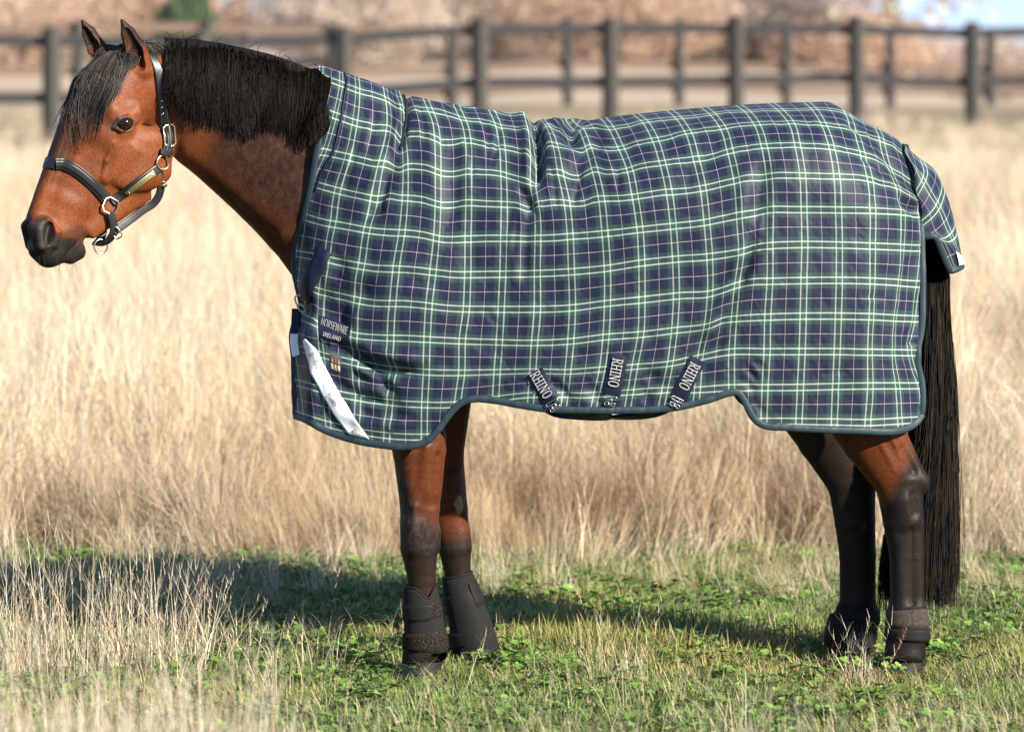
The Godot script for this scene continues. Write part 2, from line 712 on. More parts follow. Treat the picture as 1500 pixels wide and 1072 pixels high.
	bs(655, 560, -0.12, 648, 665, -0.12, 40, 31, 0.06, 0.052, 0.03)
	bs(648, 665, -0.12, 656, 745, -0.12, 31, 29, 0.052, 0.046, 0.008)
	bs(660, 700, -0.09, 664, 740, -0.09, 12, 12, 0.03, 0.03, 0.03)
	bs(656, 745, -0.12, 666, 802, -0.12, 29, 24, 0.046, 0.042, 0.006)
	bs(674, 780, -0.12, 677, 802, -0.12, 12, 11, 0.03, 0.026, 0.02)
	bs(666, 802, -0.12, 671, 845, -0.12, 24, 19, 0.042, 0.031, 0.006)
	bs(671, 845, -0.12, 695, 935, -0.11, 19, 20, 0.031, 0.032, 0.006)
	bs(695, 935, -0.11, 701, 962, -0.10, 24, 24, 0.038, 0.040, 0.03)
	# chestnut on the inside of the far forearm
	bs(671, 733, -0.066, 674, 747, -0.066, 3.2, 4.2, 0.008, 0.008, 0.004)
	# veins and muscle edges on the near forearm, the groove of the tendon below the knee
	bs(624, 655, 0.188, 617, 712, 0.174, 3.4, 2.4, 0.006, 0.005, 0.02)
	bs(617, 715, 0.172, 636, 722, 0.166, 1.5, 1.2, 0.004, 0.003, 0.010)
	bs(622, 672, 0.186, 640, 678, 0.176, 1.2, 1.0, 0.003, 0.003, 0.008)
	bs(607, 742, 0.178, 600, 770, 0.172, 2.0, 2.0, 0.005, 0.005, 0.018)
	bs(629, 768, 0.184, 628, 808, 0.180, 2.5, 2.5, 0.009, 0.009, 0.014, 1)
	bs(641, 668, 0.186, 634, 742, 0.180, 2.5, 2.5, 0.012, 0.012, 0.016, 1)
	fore_list = span(fore, pa.size())
	var hind := pa.size()
	bs(1215, 520, 0.15, 1278, 640, 0.14, 70, 45, 0.10, 0.060, 0.04)
	bs(1278, 640, 0.14, 1318, 705, 0.13, 45, 35, 0.060, 0.043, 0.01)
	bs(1318, 636, 0.13, 1349, 706, 0.13, 8, 9, 0.015, 0.018, 0.03)
	bs(1349, 705, 0.13, 1348, 714, 0.13, 12, 12, 0.022, 0.022, 0.025)
	bs(1318, 705, 0.13, 1324, 765, 0.13, 35, 29, 0.043, 0.038, 0.008)
	bs(1322, 732, 0.148, 1330, 762, 0.143, 15, 12, 0.024, 0.02, 0.035)
	bs(1324, 765, 0.13, 1328, 815, 0.13, 29, 24, 0.038, 0.030, 0.006)
	bs(1328, 815, 0.13, 1329, 895, 0.13, 24, 24, 0.030, 0.030, 0.006)
	bs(1346, 770, 0.132, 1347, 890, 0.132, 7, 7, 0.020, 0.021, 0.010)
	bs(1318, 790, 0.14, 1320, 890, 0.14, 10, 10, 0.022, 0.023, 0.012)
	bs(1329, 900, 0.13, 1329, 930, 0.13, 27, 28, 0.038, 0.038, 0.03)
	bs(1329, 930, 0.13, 1326, 958, 0.135, 28, 30, 0.040, 0.044, 0.02)
	bs(1288, 645, 0.197, 1312, 690, 0.172, 2.0, 1.6, 0.004, 0.003, 0.014)
	bs(1305, 640, 0.194, 1322, 672, 0.172, 1.6, 1.4, 0.004, 0.003, 0.012)
	bs(1337, 778, 0.172, 1338, 884, 0.168, 3.0, 3.0, 0.010, 0.010, 0.012, 1)
	bs(1340, 726, 0.180, 1343, 752, 0.176, 4.0, 3.5, 0.012, 0.010, 0.02, 1)
	bs(1326, 660, 0.186, 1340, 690, 0.170, 4.0, 3.5, 0.014, 0.012, 0.02, 1)
	bs(1150, 520, -0.15, 1214, 640, -0.14, 66, 46, 0.10, 0.060, 0.04)
	bs(1214, 640, -0.14, 1248, 705, -0.13, 46, 36, 0.060, 0.044, 0.01)
	bs(1260, 650, -0.13, 1278, 706, -0.13, 8, 12, 0.016, 0.02, 0.03)
	bs(1248, 705, -0.13, 1253, 765, -0.13, 36, 30, 0.044, 0.038, 0.008)
	bs(1253, 765, -0.13, 1257, 815, -0.13, 30, 27, 0.038, 0.030, 0.006)
	bs(1257, 815, -0.13, 1257, 895, -0.13, 27, 27, 0.030, 0.030, 0.006)
	bs(1257, 900, -0.13, 1255, 930, -0.13, 29, 29, 0.038, 0.038, 0.03)
	bs(1255, 930, -0.13, 1247, 955, -0.125, 25, 26, 0.036, 0.040, 0.02)
	# chestnut inside the far hock
	bs(1266, 768, -0.088, 1267, 776, -0.088, 3.0, 3.2, 0.007, 0.007, 0.004)
	hind_list = span(hind, pa.size())

	var b := Build.new()
	net(b, side(20, 420, 0) + Vector3(0, 0, -0.24), side(512, 20, 0) + Vector3(0, 0, 0.36), 0.0042, head_list)
	net(b, side(555, 1000, 0) + Vector3(0, 0, -0.2), side(738, 590, 0) + Vector3(0, 0, 0.22), 0.005, fore_list)
	net(b, side(1135, 1000, 0) + Vector3(0, 0, -0.24), side(1380, 590, 0) + Vector3(0, 0, 0.24), 0.005, hind_list)
	var all := span(0, pa.size())
	var hidden := PackedInt32Array()
	for i in all:
		if i < trunk + 4 or (i >= fore and i < fore + 1) or i == fore + 11 or i == hind:
			hidden.append(i)
	net(b, side(430, 640, 0) + Vector3(0, 0, -0.3), side(1370, 160, 0) + Vector3(0, 0, 0.3), 0.02, hidden)
	b.c.resize(b.v.size())
	for i in b.v.size():
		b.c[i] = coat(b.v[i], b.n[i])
	var fur := paint("bay coat", Color.WHITE, 0.52, 0.32)
	fur.vertex_color_use_as_albedo = true
	fur.albedo_texture = tone_texture(512, 0.045, Color(0.60, 0.57, 0.55), Color(1.0, 1.0, 1.0), 4, 5)
	fur.normal_enabled = true
	fur.normal_texture = noise_texture(512, 0.06, 6.0, 4, 6)
	fur.normal_scale = 0.26
	triplanar(fur, 1.0)
	fur.uv1_scale = Vector3(11.0, 3.0, 11.0)
	part("body", b.mesh(fur), horse)

func blob(q: Vector2, x: float, y: float, rx: float, ry: float) -> float:
	var d := Vector2((q.x - x) / rx, (q.y - y) / ry).length()
	return 1.0 - smoothstep(0.55, 1.15, d)

# the coat's colours: bay with black points
func coat(p: Vector3, _n: Vector3) -> Color:
	var q := flat(p)
	var grain := fine.get_noise_3dv(p * Vector3(5200.0, 3000.0, 5200.0))
	var patch := fine.get_noise_3dv(p * Vector3(1500.0, 900.0, 1500.0))
	var soft := wide.get_noise_3dv(p * 420.0)
	var bay := lin(0.265, 0.074, 0.0235) * (1.0 + soft * 0.25)
	var dark := lin(0.045, 0.022, 0.014)
	var black := lin(0.017, 0.014, 0.013)
	var c := bay
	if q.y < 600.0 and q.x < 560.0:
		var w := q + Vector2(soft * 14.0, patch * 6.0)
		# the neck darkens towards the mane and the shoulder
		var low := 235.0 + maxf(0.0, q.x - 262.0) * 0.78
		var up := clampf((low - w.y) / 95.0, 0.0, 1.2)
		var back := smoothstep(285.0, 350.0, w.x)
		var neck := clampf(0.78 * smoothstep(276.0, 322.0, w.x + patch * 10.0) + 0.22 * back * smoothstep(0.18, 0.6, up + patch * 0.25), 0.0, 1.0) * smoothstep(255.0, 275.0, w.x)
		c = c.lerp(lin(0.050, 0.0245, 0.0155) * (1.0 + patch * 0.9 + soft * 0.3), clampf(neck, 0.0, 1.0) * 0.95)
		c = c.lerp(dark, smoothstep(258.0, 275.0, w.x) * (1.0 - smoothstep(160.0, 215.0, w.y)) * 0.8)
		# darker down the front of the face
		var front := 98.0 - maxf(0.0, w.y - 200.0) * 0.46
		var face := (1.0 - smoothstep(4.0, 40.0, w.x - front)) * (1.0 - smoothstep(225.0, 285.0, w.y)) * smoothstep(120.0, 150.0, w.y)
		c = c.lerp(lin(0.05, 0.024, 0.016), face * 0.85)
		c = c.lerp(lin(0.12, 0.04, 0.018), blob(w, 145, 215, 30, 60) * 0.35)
		# muzzle
		var muzzle := maxf(blob(w, 62, 372, 52, 40), maxf(blob(w, 104, 374, 34, 34), blob(w, 62, 345, 26, 34)))
		muzzle = maxf(muzzle, maxf(blob(w, 115, 350, 22, 22) * 0.6, blob(w, 40, 350, 20, 40)))
		c = c.lerp(lin(0.030, 0.026, 0.024), muzzle)
		c = c.lerp(lin(0.008, 0.006, 0.006), blob(q, 74, 342, 8, 15) * 0.7)
		c = c.lerp(lin(0.085, 0.07, 0.06), blob(w, 63, 362, 9, 12) * 0.5 * (0.6 + grain))
		# grey skin round the eye
		c = c.lerp(lin(0.060, 0.055, 0.052), blob(q, 181, 181, 18, 14) * 0.9)
		c = c.lerp(lin(0.075, 0.070, 0.066), blob(q, 164, 185, 9, 8) * 0.8)
		# paler above and behind the eye
		c = c.lerp(lin(0.33, 0.13, 0.055), blob(w, 205, 185, 22, 60) * 0.25)
		c = c.lerp(lin(0.30, 0.12, 0.06), blob(w, 185, 156, 22, 10) * 0.5)
		# ears: dark tips, and shade painted into their hollows
		if q.y < 108.0:
			c = c.lerp(lin(0.04, 0.022, 0.015), (1.0 - smoothstep(52.0, 92.0, w.y)) * 0.95)
			c = c.lerp(lin(0.014, 0.011, 0.01), blob(q, 200, 76, 11, 26) * 0.9)
			c = c.lerp(lin(0.014, 0.011, 0.01), blob(q, 126, 62, 12, 26) * 0.7)
	else:
		var fore_leg := q.x < 900.0
		var w := q.y + patch * 9.0 + soft * 16.0
		if fore_leg:
			var edge := 745.0 if p.z > 0.0 else 762.0
			edge += smoothstep(600.0, 632.0, q.x) * 30.0 - smoothstep(612.0, 585.0, q.x) * 55.0
			c = lin(0.145, 0.040, 0.014).lerp(lin(0.022, 0.016, 0.0135), smoothstep(edge - 28.0, edge + 22.0, w))
			c = c.lerp(lin(0.045, 0.024, 0.016), (1.0 - smoothstep(572.0, 604.0, q.x + patch * 10.0)) * 0.85)
			c = c.lerp(lin(0.075, 0.058, 0.050), smoothstep(edge - 30.0, edge + 10.0, w) * (1.0 - smoothstep(765.0, 830.0, w + patch * 20.0)) * clampf(0.35 + patch * 1.6 + grain * 0.4, 0.0, 0.9))
			c = c.lerp(lin(0.036, 0.0185, 0.013), smoothstep(800.0, 850.0, w))
		else:
			var edge := 735.0 - smoothstep(1290.0, 1345.0, q.x) * 80.0
			if p.z < 0.0:
				edge = 540.0  # far hind coloured black right up, in place of the shade on it
			c = lin(0.17, 0.048, 0.015).lerp(lin(0.022, 0.0155, 0.0125), smoothstep(edge - 22.0, edge + 26.0, w))
			c = c.lerp(lin(0.020, 0.0145, 0.012), smoothstep(760.0, 860.0, w))
			c = c.lerp(lin(0.028, 0.016, 0.012), smoothstep(1262.0, 1240.0, q.x - (w - 640.0) * 0.4) * (1.0 - smoothstep(660.0, 800.0, w)) * 0.5)
		if p.z < -0.05 and (Vector2((q.x - 672.5) / 6.0, (q.y - 740.0) / 14.0).length() < 1.0 and p.z > -0.09):
			c = lin(0.42, 0.34, 0.22)
		if q.y > 945.0:
			c = c.lerp(black, 0.6)
	var f := 1.0 + grain * 0.18 + patch * 0.18
	return Color(c.r * f, c.g * (f + patch * 0.08), c.b * (f + patch * 0.08))

# ---------------------------------------------------------------- the rug
var up_lines: Array[PackedVector2Array] = []     # where each pair of upright stripes runs: (y, x)
var level_lines: Array[PackedVector2Array] = []  # where each pair of level stripes runs: (x, y)
var up_table := PackedFloat32Array()
var level_table := PackedFloat32Array()
var spine_knots: PackedVector2Array
var hem_knots: PackedVector2Array
var front_knots: PackedVector2Array
var rear_knots: PackedVector2Array
var wide_x := PackedFloat32Array([430, 452, 475, 522, 600, 711, 830, 950, 1063, 1165, 1264, 1310, 1352])
var wide_cols: Array[PackedVector2Array] = []
var folds := []

func set_rug() -> void:
	spine_knots = knots([455, 92, 470, 96, 500, 105, 540, 118, 570, 130, 594, 138, 620, 144, 650, 150, 700, 158, 750, 166, 785, 170, 830, 172, 865, 176, 885, 172, 910, 169, 950, 165, 1000, 160, 1060, 155, 1130, 151, 1190, 149.5, 1216, 150, 1240, 163, 1270, 180, 1300, 195, 1328, 213])
	hem_knots = knots([432, 612, 445, 617, 480, 635, 520, 648, 560, 655, 600, 657, 628, 647, 645, 628, 658, 610, 672, 596, 690, 588, 720, 589, 760, 596, 800, 602, 860, 604, 905, 604, 960, 603, 1000, 598, 1040, 588, 1072, 578, 1083, 579, 1092, 592, 1102, 612, 1115, 624, 1150, 629, 1200, 632, 1260, 634, 1310, 635, 1330, 630, 1345, 620, 1352, 610])
	front_knots = knots([92, 458, 110, 473, 135, 474, 165, 471, 184, 469, 221, 462, 270, 454, 330, 440, 372, 429, 400, 430, 430, 434, 460, 431, 500, 429, 560, 430, 600, 431, 613, 433])
	rear_knots = knots([213, 1328, 230, 1333, 250, 1340, 290, 1348, 340, 1352, 400, 1354, 480, 1353, 512, 1348, 535, 1348, 560, 1353, 590, 1354, 610, 1352])
	# half width (cm) by the drop below the spine, for each station of wide_x
	var drops := [0, 10, 30, 60, 110, 170, 250, 350, 450, 540]
	for row in [
			[0, 3, 6, 9, 11, 11, 8, 6, 6, 6], [0, 3.5, 6.5, 9.5, 12, 12.5, 13.5, 17.5, 19, 19.5], [0, 4, 7, 10, 13, 14.5, 17, 19.5, 20.5, 21], [0, 5, 8, 11, 15.5, 18, 21, 22.5, 23.5, 23.5], [0, 5, 9, 13, 18, 22, 25, 27, 27, 26.5],
			[0, 4.5, 9.5, 15, 21, 24, 26, 28, 28.5, 28], [0, 5, 11, 18, 25, 28, 30, 32, 32, 31], [0, 7, 15, 22, 28, 31, 32, 33, 32, 30], [0, 8, 17, 24, 29, 32, 33, 33, 32, 30],
			[0, 9, 18.5, 25.5, 30, 31, 32, 32, 31, 30], [0, 8, 14.5, 21, 26.5, 28, 29, 29, 28, 28], [0, 6, 11, 16, 21, 22.5, 23.5, 24, 24, 24], [0, 3, 6, 9, 12, 14, 15.5, 16, 16, 16]]:
		var k := PackedVector2Array()
		for i in drops.size():
			k.append(Vector2(drops[i], row[i] / 100.0))
		wide_cols.append(k)
	for a in [
			[109, 500, 125, 499.5, 166, 491, 203, 481, 220, 475, 260, 458, 320, 444, 380, 436, 450, 428, 520, 430, 600, 440],
			[115, 522, 131, 523, 176, 519, 232, 508, 277, 494, 299, 490, 321, 488, 350, 482, 399, 475, 428, 468, 450, 466, 500, 470, 560, 474, 620, 480],
			[133, 566, 162, 571, 193, 570, 240, 559, 290, 548, 337, 537, 387, 529, 424, 521.6, 440, 520.5, 469, 519.5, 499, 519, 541, 519, 589, 523, 640, 524],
			[140, 582, 162, 588, 200, 590, 236, 593, 287, 593, 337, 589, 391, 580, 440, 575.5, 473, 572.5, 497, 571.8, 547, 573, 595, 568.7, 640, 565.7],
			[146, 624, 183, 638, 211, 641, 236, 642, 265, 642, 295, 642, 346, 639.6, 399, 634, 448, 628, 497, 625.5, 547, 624, 595, 622, 634, 622],
			[158, 670, 183, 681, 211, 686, 252, 686, 295, 686, 350, 685, 401, 685, 454, 683, 497, 677, 547, 676, 577, 671.6],
			[165, 722, 183, 730, 216, 736, 251, 738, 296, 739, 345, 738, 400, 736.5, 453, 734, 501, 731.5, 546.5, 728, 584, 726],
			[170, 771, 201, 778, 232, 781, 273, 781, 296, 785, 325, 788, 350, 788, 400, 787, 453, 787, 501, 783, 541.5, 780.6, 580, 778],
			[174, 796, 181, 801, 210, 812, 255, 821, 296, 830, 345, 835, 397, 837, 451, 838.5, 501, 836, 544, 832, 579, 828],
			[176, 835, 195, 852, 216, 862, 243, 870, 288, 880.6, 343, 886.5, 393, 890, 446, 890, 494, 887.7, 539, 882.6, 577, 874],
			[172, 883, 181, 891, 210, 907, 245, 921.6, 286, 930, 338, 938, 388, 940.5, 438, 940.5, 489, 939, 534, 930.5, 572, 924],
			[169, 934, 176, 943, 202, 959, 237.5, 970.5, 281.6, 980.5, 333, 986.5, 388, 990, 435, 991, 485.5, 988, 533, 982, 572, 974],
			[162, 982, 169, 991, 191, 1007, 230, 1019.5, 275, 1030, 327, 1036, 376, 1040, 430, 1041, 477, 1036, 519, 1027, 572, 1021.6],
			[158, 1033, 165, 1042, 185, 1058.5, 221, 1070, 267, 1080, 318.5, 1083.5, 368, 1086, 418, 1080, 469, 1075, 513.5, 1072, 564, 1072],
			[154, 1083, 160.5, 1093, 181, 1109, 214, 1120, 257, 1127, 308, 1129, 354, 1128, 413, 1128, 463, 1125, 513.5, 1124, 567, 1121, 614, 1119.5],
			[151, 1130, 158, 1140.6, 179, 1159, 213, 1169, 257, 1176.5, 307, 1178.5, 357, 1179.8, 413, 1178, 463, 1177, 513.5, 1175.5, 567, 1173, 614, 1171],
			[149, 1181, 156, 1190, 181, 1207, 214, 1218.6, 257, 1227, 307, 1229, 357, 1230.5, 413, 1230, 463, 1228.7, 513, 1227, 567, 1224.5, 614, 1223],
			[160, 1239, 171, 1245, 192, 1254, 223.6, 1264.5, 260, 1275, 304.6, 1279.5, 357, 1279, 410, 1279.5, 463, 1278, 516, 1276, 566, 1276, 619, 1272],
			[190, 1286, 200, 1291, 236.7, 1304, 270.6, 1316, 310, 1323, 357, 1324.6, 411, 1320, 466, 1314, 516, 1311, 566, 1316, 619, 1320],
			[205, 1321, 218, 1327, 250, 1338, 291.5, 1346, 359, 1351, 413, 1347, 466, 1342, 508, 1336, 544, 1342, 566, 1349, 619, 1352]]:
		up_lines.append(knots(a))
	for a in [
			[475, 113, 500, 122, 522, 131, 549, 138.5, 571, 147, 584, 157, 598, 156, 618, 159, 645, 163, 662, 168, 682, 174, 711, 177, 733, 184, 755, 188, 776, 195, 786, 200, 798, 182, 817, 184, 837, 199, 854, 190, 870, 183, 891, 187, 909, 185, 942, 178, 971, 174, 995, 172, 1032, 168, 1063, 163.6, 1104, 161.5, 1128, 160.5, 1165, 160, 1206, 159, 1237, 164, 1264, 178, 1291, 191, 1317, 207, 1343, 226],
			[475, 163, 522, 180, 549, 186, 571, 188.5, 584, 201, 598, 196, 618, 198, 645, 207, 662, 206, 682, 204, 711, 211, 733, 215, 755, 219, 776, 230, 786, 234, 798, 212, 817, 212, 837, 216, 854, 219.5, 870, 213, 891, 218, 909, 214, 942, 207, 971, 202.6, 995, 195.5, 1032, 189, 1063, 185, 1104, 180, 1128, 179, 1165, 179, 1206, 181, 1237, 186, 1264, 193.6, 1291, 203, 1317, 218, 1343, 240],
			[475, 223, 522, 233, 549, 240, 571, 242, 584, 248, 598, 244, 618, 246, 645, 254, 662, 253, 682, 251, 711, 252, 733, 254, 755, 261, 776, 268, 786, 267, 798, 253, 817, 252, 837, 256, 854, 253, 870, 247.5, 891, 252, 909, 250, 942, 242, 971, 238.5, 995, 235, 1032, 230, 1063, 222, 1104, 215, 1128, 213, 1165, 212, 1206, 214, 1237, 219, 1264, 225, 1291, 235, 1317, 252, 1343, 272],
			[440, 262, 475, 274, 522, 286, 549, 291, 571, 286.5, 584, 289, 598, 290, 618, 292.5, 645, 300, 662, 298.5, 682, 296.5, 711, 298, 733, 299, 755, 300, 776, 305, 786, 299, 798, 298, 817, 296, 837, 297, 854, 296.5, 870, 291.5, 891, 290, 909, 290, 942, 286, 971, 281.6, 995, 280, 1032, 275, 1063, 268, 1104, 260, 1128, 257, 1165, 256.6, 1206, 257, 1237, 258, 1264, 260, 1291, 267, 1317, 274, 1343, 292],
			[440, 316, 475, 326, 500, 330, 522, 334, 549, 338.5, 571, 340.5, 598, 341.5, 618, 344, 645, 350, 662, 351, 682, 350, 711, 349, 776, 349, 817, 348, 837, 346, 854, 345, 891, 342, 942, 336, 971, 333, 995, 330.5, 1032, 326, 1063, 319.6, 1104, 312, 1128, 307, 1165, 307, 1237, 307.5, 1291, 308.5, 1317, 310, 1343, 314],
			[435, 372, 475, 379, 500, 385, 522, 389, 549, 393, 571, 394, 598, 395, 645, 400, 662, 402, 711, 402, 788, 400.5, 836, 398, 889, 393, 939, 385, 995, 379, 1038, 376, 1086, 369, 1111, 362, 1133, 359.6, 1178, 358, 1237, 359, 1291, 361, 1343, 363],
			[432, 414, 475, 429, 500, 435, 522, 440, 549, 444, 598, 445, 662, 452, 711, 453, 788, 453, 838.5, 451, 889, 444.5, 939, 439.5, 1000, 433, 1038, 431, 1080, 418, 1100, 413, 1128, 412, 1178, 411, 1231, 410.5, 1278, 411.5, 1319, 414, 1344, 416],
			[432, 462, 475, 479, 500, 486, 522, 492, 549, 494.5, 598, 496, 660, 499, 711, 501, 786, 502.5, 836, 500, 889, 493.6, 939, 490, 988, 484, 1035, 478.5, 1058, 470, 1080, 467, 1128, 464.5, 1178, 463, 1278, 464, 1314, 466, 1344, 467],
			[432, 508, 475, 520, 522, 532, 560, 540, 600, 544, 660, 546, 728, 545, 786, 544, 831, 545, 881, 541.5, 927, 538, 982, 533, 1010, 527.5, 1030, 523, 1072, 515, 1125, 515, 1226, 515, 1278, 516, 1344, 517],
			[432, 560, 475, 572, 522, 583, 560, 589, 600, 592, 660, 593, 702, 588, 725, 584, 776, 578, 826, 578, 871, 578, 922, 574, 977, 571, 1016, 571, 1072, 568, 1120, 568, 1170, 567.5, 1226, 566, 1273, 565, 1344, 565],
			[432, 606, 475, 620, 522, 631, 560, 637, 600, 640, 660, 638, 711, 634, 776, 626, 871, 626, 977, 621, 1072, 619, 1117, 617, 1220, 618, 1270, 619, 1344, 615]]:
		level_lines.append(knots(a))
	for y in range(85, 665):
		var last := -1e9
		for k in up_lines:
			var x := maxf(curve(k, y), last + 6.0)
			up_table.append(x)
			last = x
	for x in range(425, 1415):
		var last := -1e9
		for k in level_lines:
			var y := maxf(curve(k, clampf(x, k[0].x, k[k.size() - 1].x)), last + 6.0)
			level_table.append(y)
			last = y
	# creases: depth in mm (minus = a hollow), half width, ridge beside it (plus = on its right going along), then its line
	for f in [
			[-18, 5.5, 0.35, 594, 132, 597, 150, 595, 168, 589, 200, 583, 228], [-9, 11, 0.6, 586, 215, 574, 250, 558, 285, 545, 312, 534, 335], [-4, 5, 0.4, 558, 282, 548, 303, 538, 325],
			[-8, 15, 0.5, 655, 168, 660, 210, 664, 260, 662, 320, 655, 380], [-5, 14, 0.4, 700, 300, 690, 350, 684, 420], [5, 20, 0.0, 625, 160, 630, 220, 628, 300],
			[-30, 8.5, 0.5, 778, 160, 785, 185, 788, 215, 788, 250, 783, 285], [-6, 8, 0.5, 790, 270, 780, 300, 772, 330, 768, 380, 767, 440], [-8, 8, -0.5, 758, 265, 770, 290, 778, 318], [-4, 7, 0.4, 752, 300, 744, 325, 740, 345],
			[-13, 9, -0.5, 800, 166, 818, 185, 838, 205, 850, 222], [-14, 7, 0.5, 822, 168, 836, 182, 848, 196], [-8, 9, 0.4, 873, 180, 875, 205, 880, 225], [-6, 12, 0.4, 862, 215, 848, 240, 835, 270], [-5, 14, 0.3, 905, 190, 915, 225, 912, 260],
			[-6, 22, 0.3, 838, 225, 845, 270, 850, 320], [-4, 14, 0.3, 1000, 205, 1010, 250, 1006, 290], [-5, 16, 0.5, 1052, 195, 1040, 230, 1030, 255],
			[-10, 14, 0.7, 1122, 225, 1116, 270, 1112, 310, 1108, 345], [-9, 8, 0.7, 1113, 325, 1104, 370, 1086, 410, 1066, 455, 1052, 500, 1040, 540], [-6, 7, -0.4, 1106, 350, 1098, 385, 1080, 425], [-4, 5, 0.4, 1085, 440, 1072, 475, 1058, 505, 1046, 530], [-7, 26, 0.3, 1040, 480, 1020, 520, 1010, 560],
			[-8, 6, -0.6, 1316, 280, 1330, 297, 1346, 313], [-6, 6, 0.5, 1318, 290, 1332, 304, 1347, 318], [-6, 8, -0.6, 1288, 196, 1310, 235, 1332, 268, 1345, 296], [-5, 7, -0.5, 1262, 180, 1290, 215, 1310, 250, 1325, 280], [-4, 6, 0.4, 1308, 205, 1325, 235, 1338, 262],
			[-8, 11, 0.4, 1332, 320, 1333, 370, 1330, 420, 1322, 470, 1320, 520, 1328, 570], [-7, 7, 0.4, 1348, 400, 1343, 470, 1334, 508, 1340, 540, 1348, 580], [-4, 16, 0.3, 1296, 360, 1292, 430, 1290, 500, 1296, 570], [-5, 4, 0.3, 1335, 500, 1345, 505],
			[-16, 10, -0.7, 490, 506, 505, 513, 543, 536, 588, 548, 630, 552], [-8, 7, -0.5, 505, 541, 534, 556, 565, 569, 591, 571], [-12, 9, 0.6, 498, 565, 525, 582, 560, 590, 595, 589], [-13, 9, 0.6, 510, 592, 540, 605, 575, 606, 600, 600], [-8, 10, -0.5, 520, 515, 560, 530, 600, 540, 640, 545],
			[-24, 22, 0.5, 436, 452, 460, 455, 490, 462, 520, 474], [-9, 16, 0.4, 445, 425, 475, 432, 515, 432, 560, 425], [-7, 10, 0.5, 500, 372, 498, 395, 488, 420], [-4, 12, 0.3, 560, 400, 610, 410, 660, 415], [-5, 5, 0.5, 560, 625, 580, 612, 600, 608], [-10, 8, 0.5, 510, 500, 530, 520, 560, 555, 580, 590],
			[-3, 8, 0.4, 690, 505, 715, 512, 745, 525], [-2.5, 5, 0.4, 700, 450, 720, 465, 730, 480], [-3, 7, 0.4, 830, 520, 870, 522, 915, 512], [-8, 12, 0.5, 940, 545, 955, 555, 965, 575], [-6, 9, -0.5, 930, 560, 945, 575, 950, 592], [-7, 8, 0.5, 800, 556, 822, 572, 838, 590], [-6, 9, 0.5, 860, 560, 872, 578, 878, 594],
			[-5, 6, 0.5, 1090, 535, 1102, 548, 1112, 556], [-5, 6, 0.5, 1082, 552, 1096, 562, 1110, 576], [-4, 5, 0.4, 1098, 525, 1112, 532, 1120, 545], [-4, 6, 0.5, 1100, 585, 1112, 596, 1118, 610], [-3, 4, 0.4, 1200, 549, 1222, 547, 1245, 541], [-3, 4, 0.4, 1258, 432, 1280, 436, 1300, 436],
			[-4, 3.5, 0.4, 612, 150, 620, 180, 622, 215], [-3.5, 4, 0.4, 636, 156, 646, 190, 650, 235], [-4, 4, 0.4, 706, 166, 715, 200, 713, 245], [-4, 4, -0.4, 735, 176, 728, 215, 718, 250], [-4.5, 4, 0.5, 803, 232, 812, 265, 816, 310], [-4, 4, -0.4, 852, 236, 846, 275, 838, 312], [-3.5, 4, 0.4, 550, 150, 546, 190, 536, 232], [-3.5, 4, 0.4, 522, 205, 514, 245, 502, 285], [-4, 4, -0.4, 570, 240, 560, 290, 556, 330], [-3.5, 3.5, 0.4, 680, 190, 690, 230, 694, 280], [-4, 4, 0.5, 760, 300, 756, 340, 752, 385], [-3.5, 4, 0.4, 895, 225, 905, 255, 906, 290], [-4, 4, 0.5, 1126, 300, 1120, 340, 1112, 385], [-4, 4, -0.4, 1078, 400, 1064, 440, 1046, 475], [-3.5, 3.5, 0.4, 1250, 225, 1280, 240, 1305, 262], [-4, 4, 0.4, 1230, 170, 1262, 196, 1285, 225], [-3.5, 3.5, 0.4, 1300, 330, 1306, 380, 1302, 430], [-4, 30, 0.2, 1195, 200, 1200, 300, 1198, 420], [3, 40, 0.0, 905, 300, 925, 400, 905, 500], [-4, 24, 0.3, 800, 380, 812, 440, 800, 520], [-4, 20, 0.3, 610, 420, 600, 470, 590, 520], [-3, 18, 0.3, 545, 350, 530, 420, 528, 480]]:
		var line := PackedVector2Array()
		for i in range(3, f.size(), 2):
			line.append(Vector2(f[i], f[i + 1]))
		var lo := line[0]
		var hi := line[0]
		var length := 0.0
		for i in line.size():
			lo = lo.min(line[i])
			hi = hi.max(line[i])
			if i:
				length += line[i].distance_to(line[i - 1])
		var m: float = f[1] * 3.2
		folds.append([f[0] * 1.35 / 1000.0, float(f[1]), f[2], line, lo - Vector2(m, m), hi + Vector2(m, m), length])

func cloth_uv(x: float, y: float) -> Vector2:
	var m := up_lines.size()
	var fy := clampf(y - 85.0, 0.0, 578.0)
	var r := int(fy)
	var t := fy - r
	var a := lerpf(up_table[r * m], up_table[r * m + m], t)
	var u := 0.0
	var b := lerpf(up_table[r * m + 1], up_table[r * m + m + 1], t)
	if x < a:
		u = (x - a) / maxf(b - a, 30.0)
	else:
		var i := 1
		while i < m - 1 and b < x:
			a = b
			i += 1
			b = lerpf(up_table[r * m + i], up_table[r * m + m + i], t)
		u = i - 1 + (x - a) / (b - a) if x <= b else m - 1 + (x - b) / 28.0
	m = level_lines.size()
	var fx := clampf(x - 425.0, 0.0, 988.0)
	r = int(fx)
	t = fx - r
	a = lerpf(level_table[r * m], level_table[r * m + m], t)
	b = lerpf(level_table[r * m + 1], level_table[r * m + m + 1], t)
	var v := 0.0
	if y < a:
		v = (y - a) / maxf((b - a) * 0.62, 8.0)
	else:
		var i := 1
		while i < m - 1 and b < y:
			a = b
			i += 1
			b = lerpf(level_table[r * m + i], level_table[r * m + m + i], t)
		v = i - 1 + (y - a) / (b - a) if y <= b else m - 1 + (y - b) / 50.0
	return Vector2(u, v)

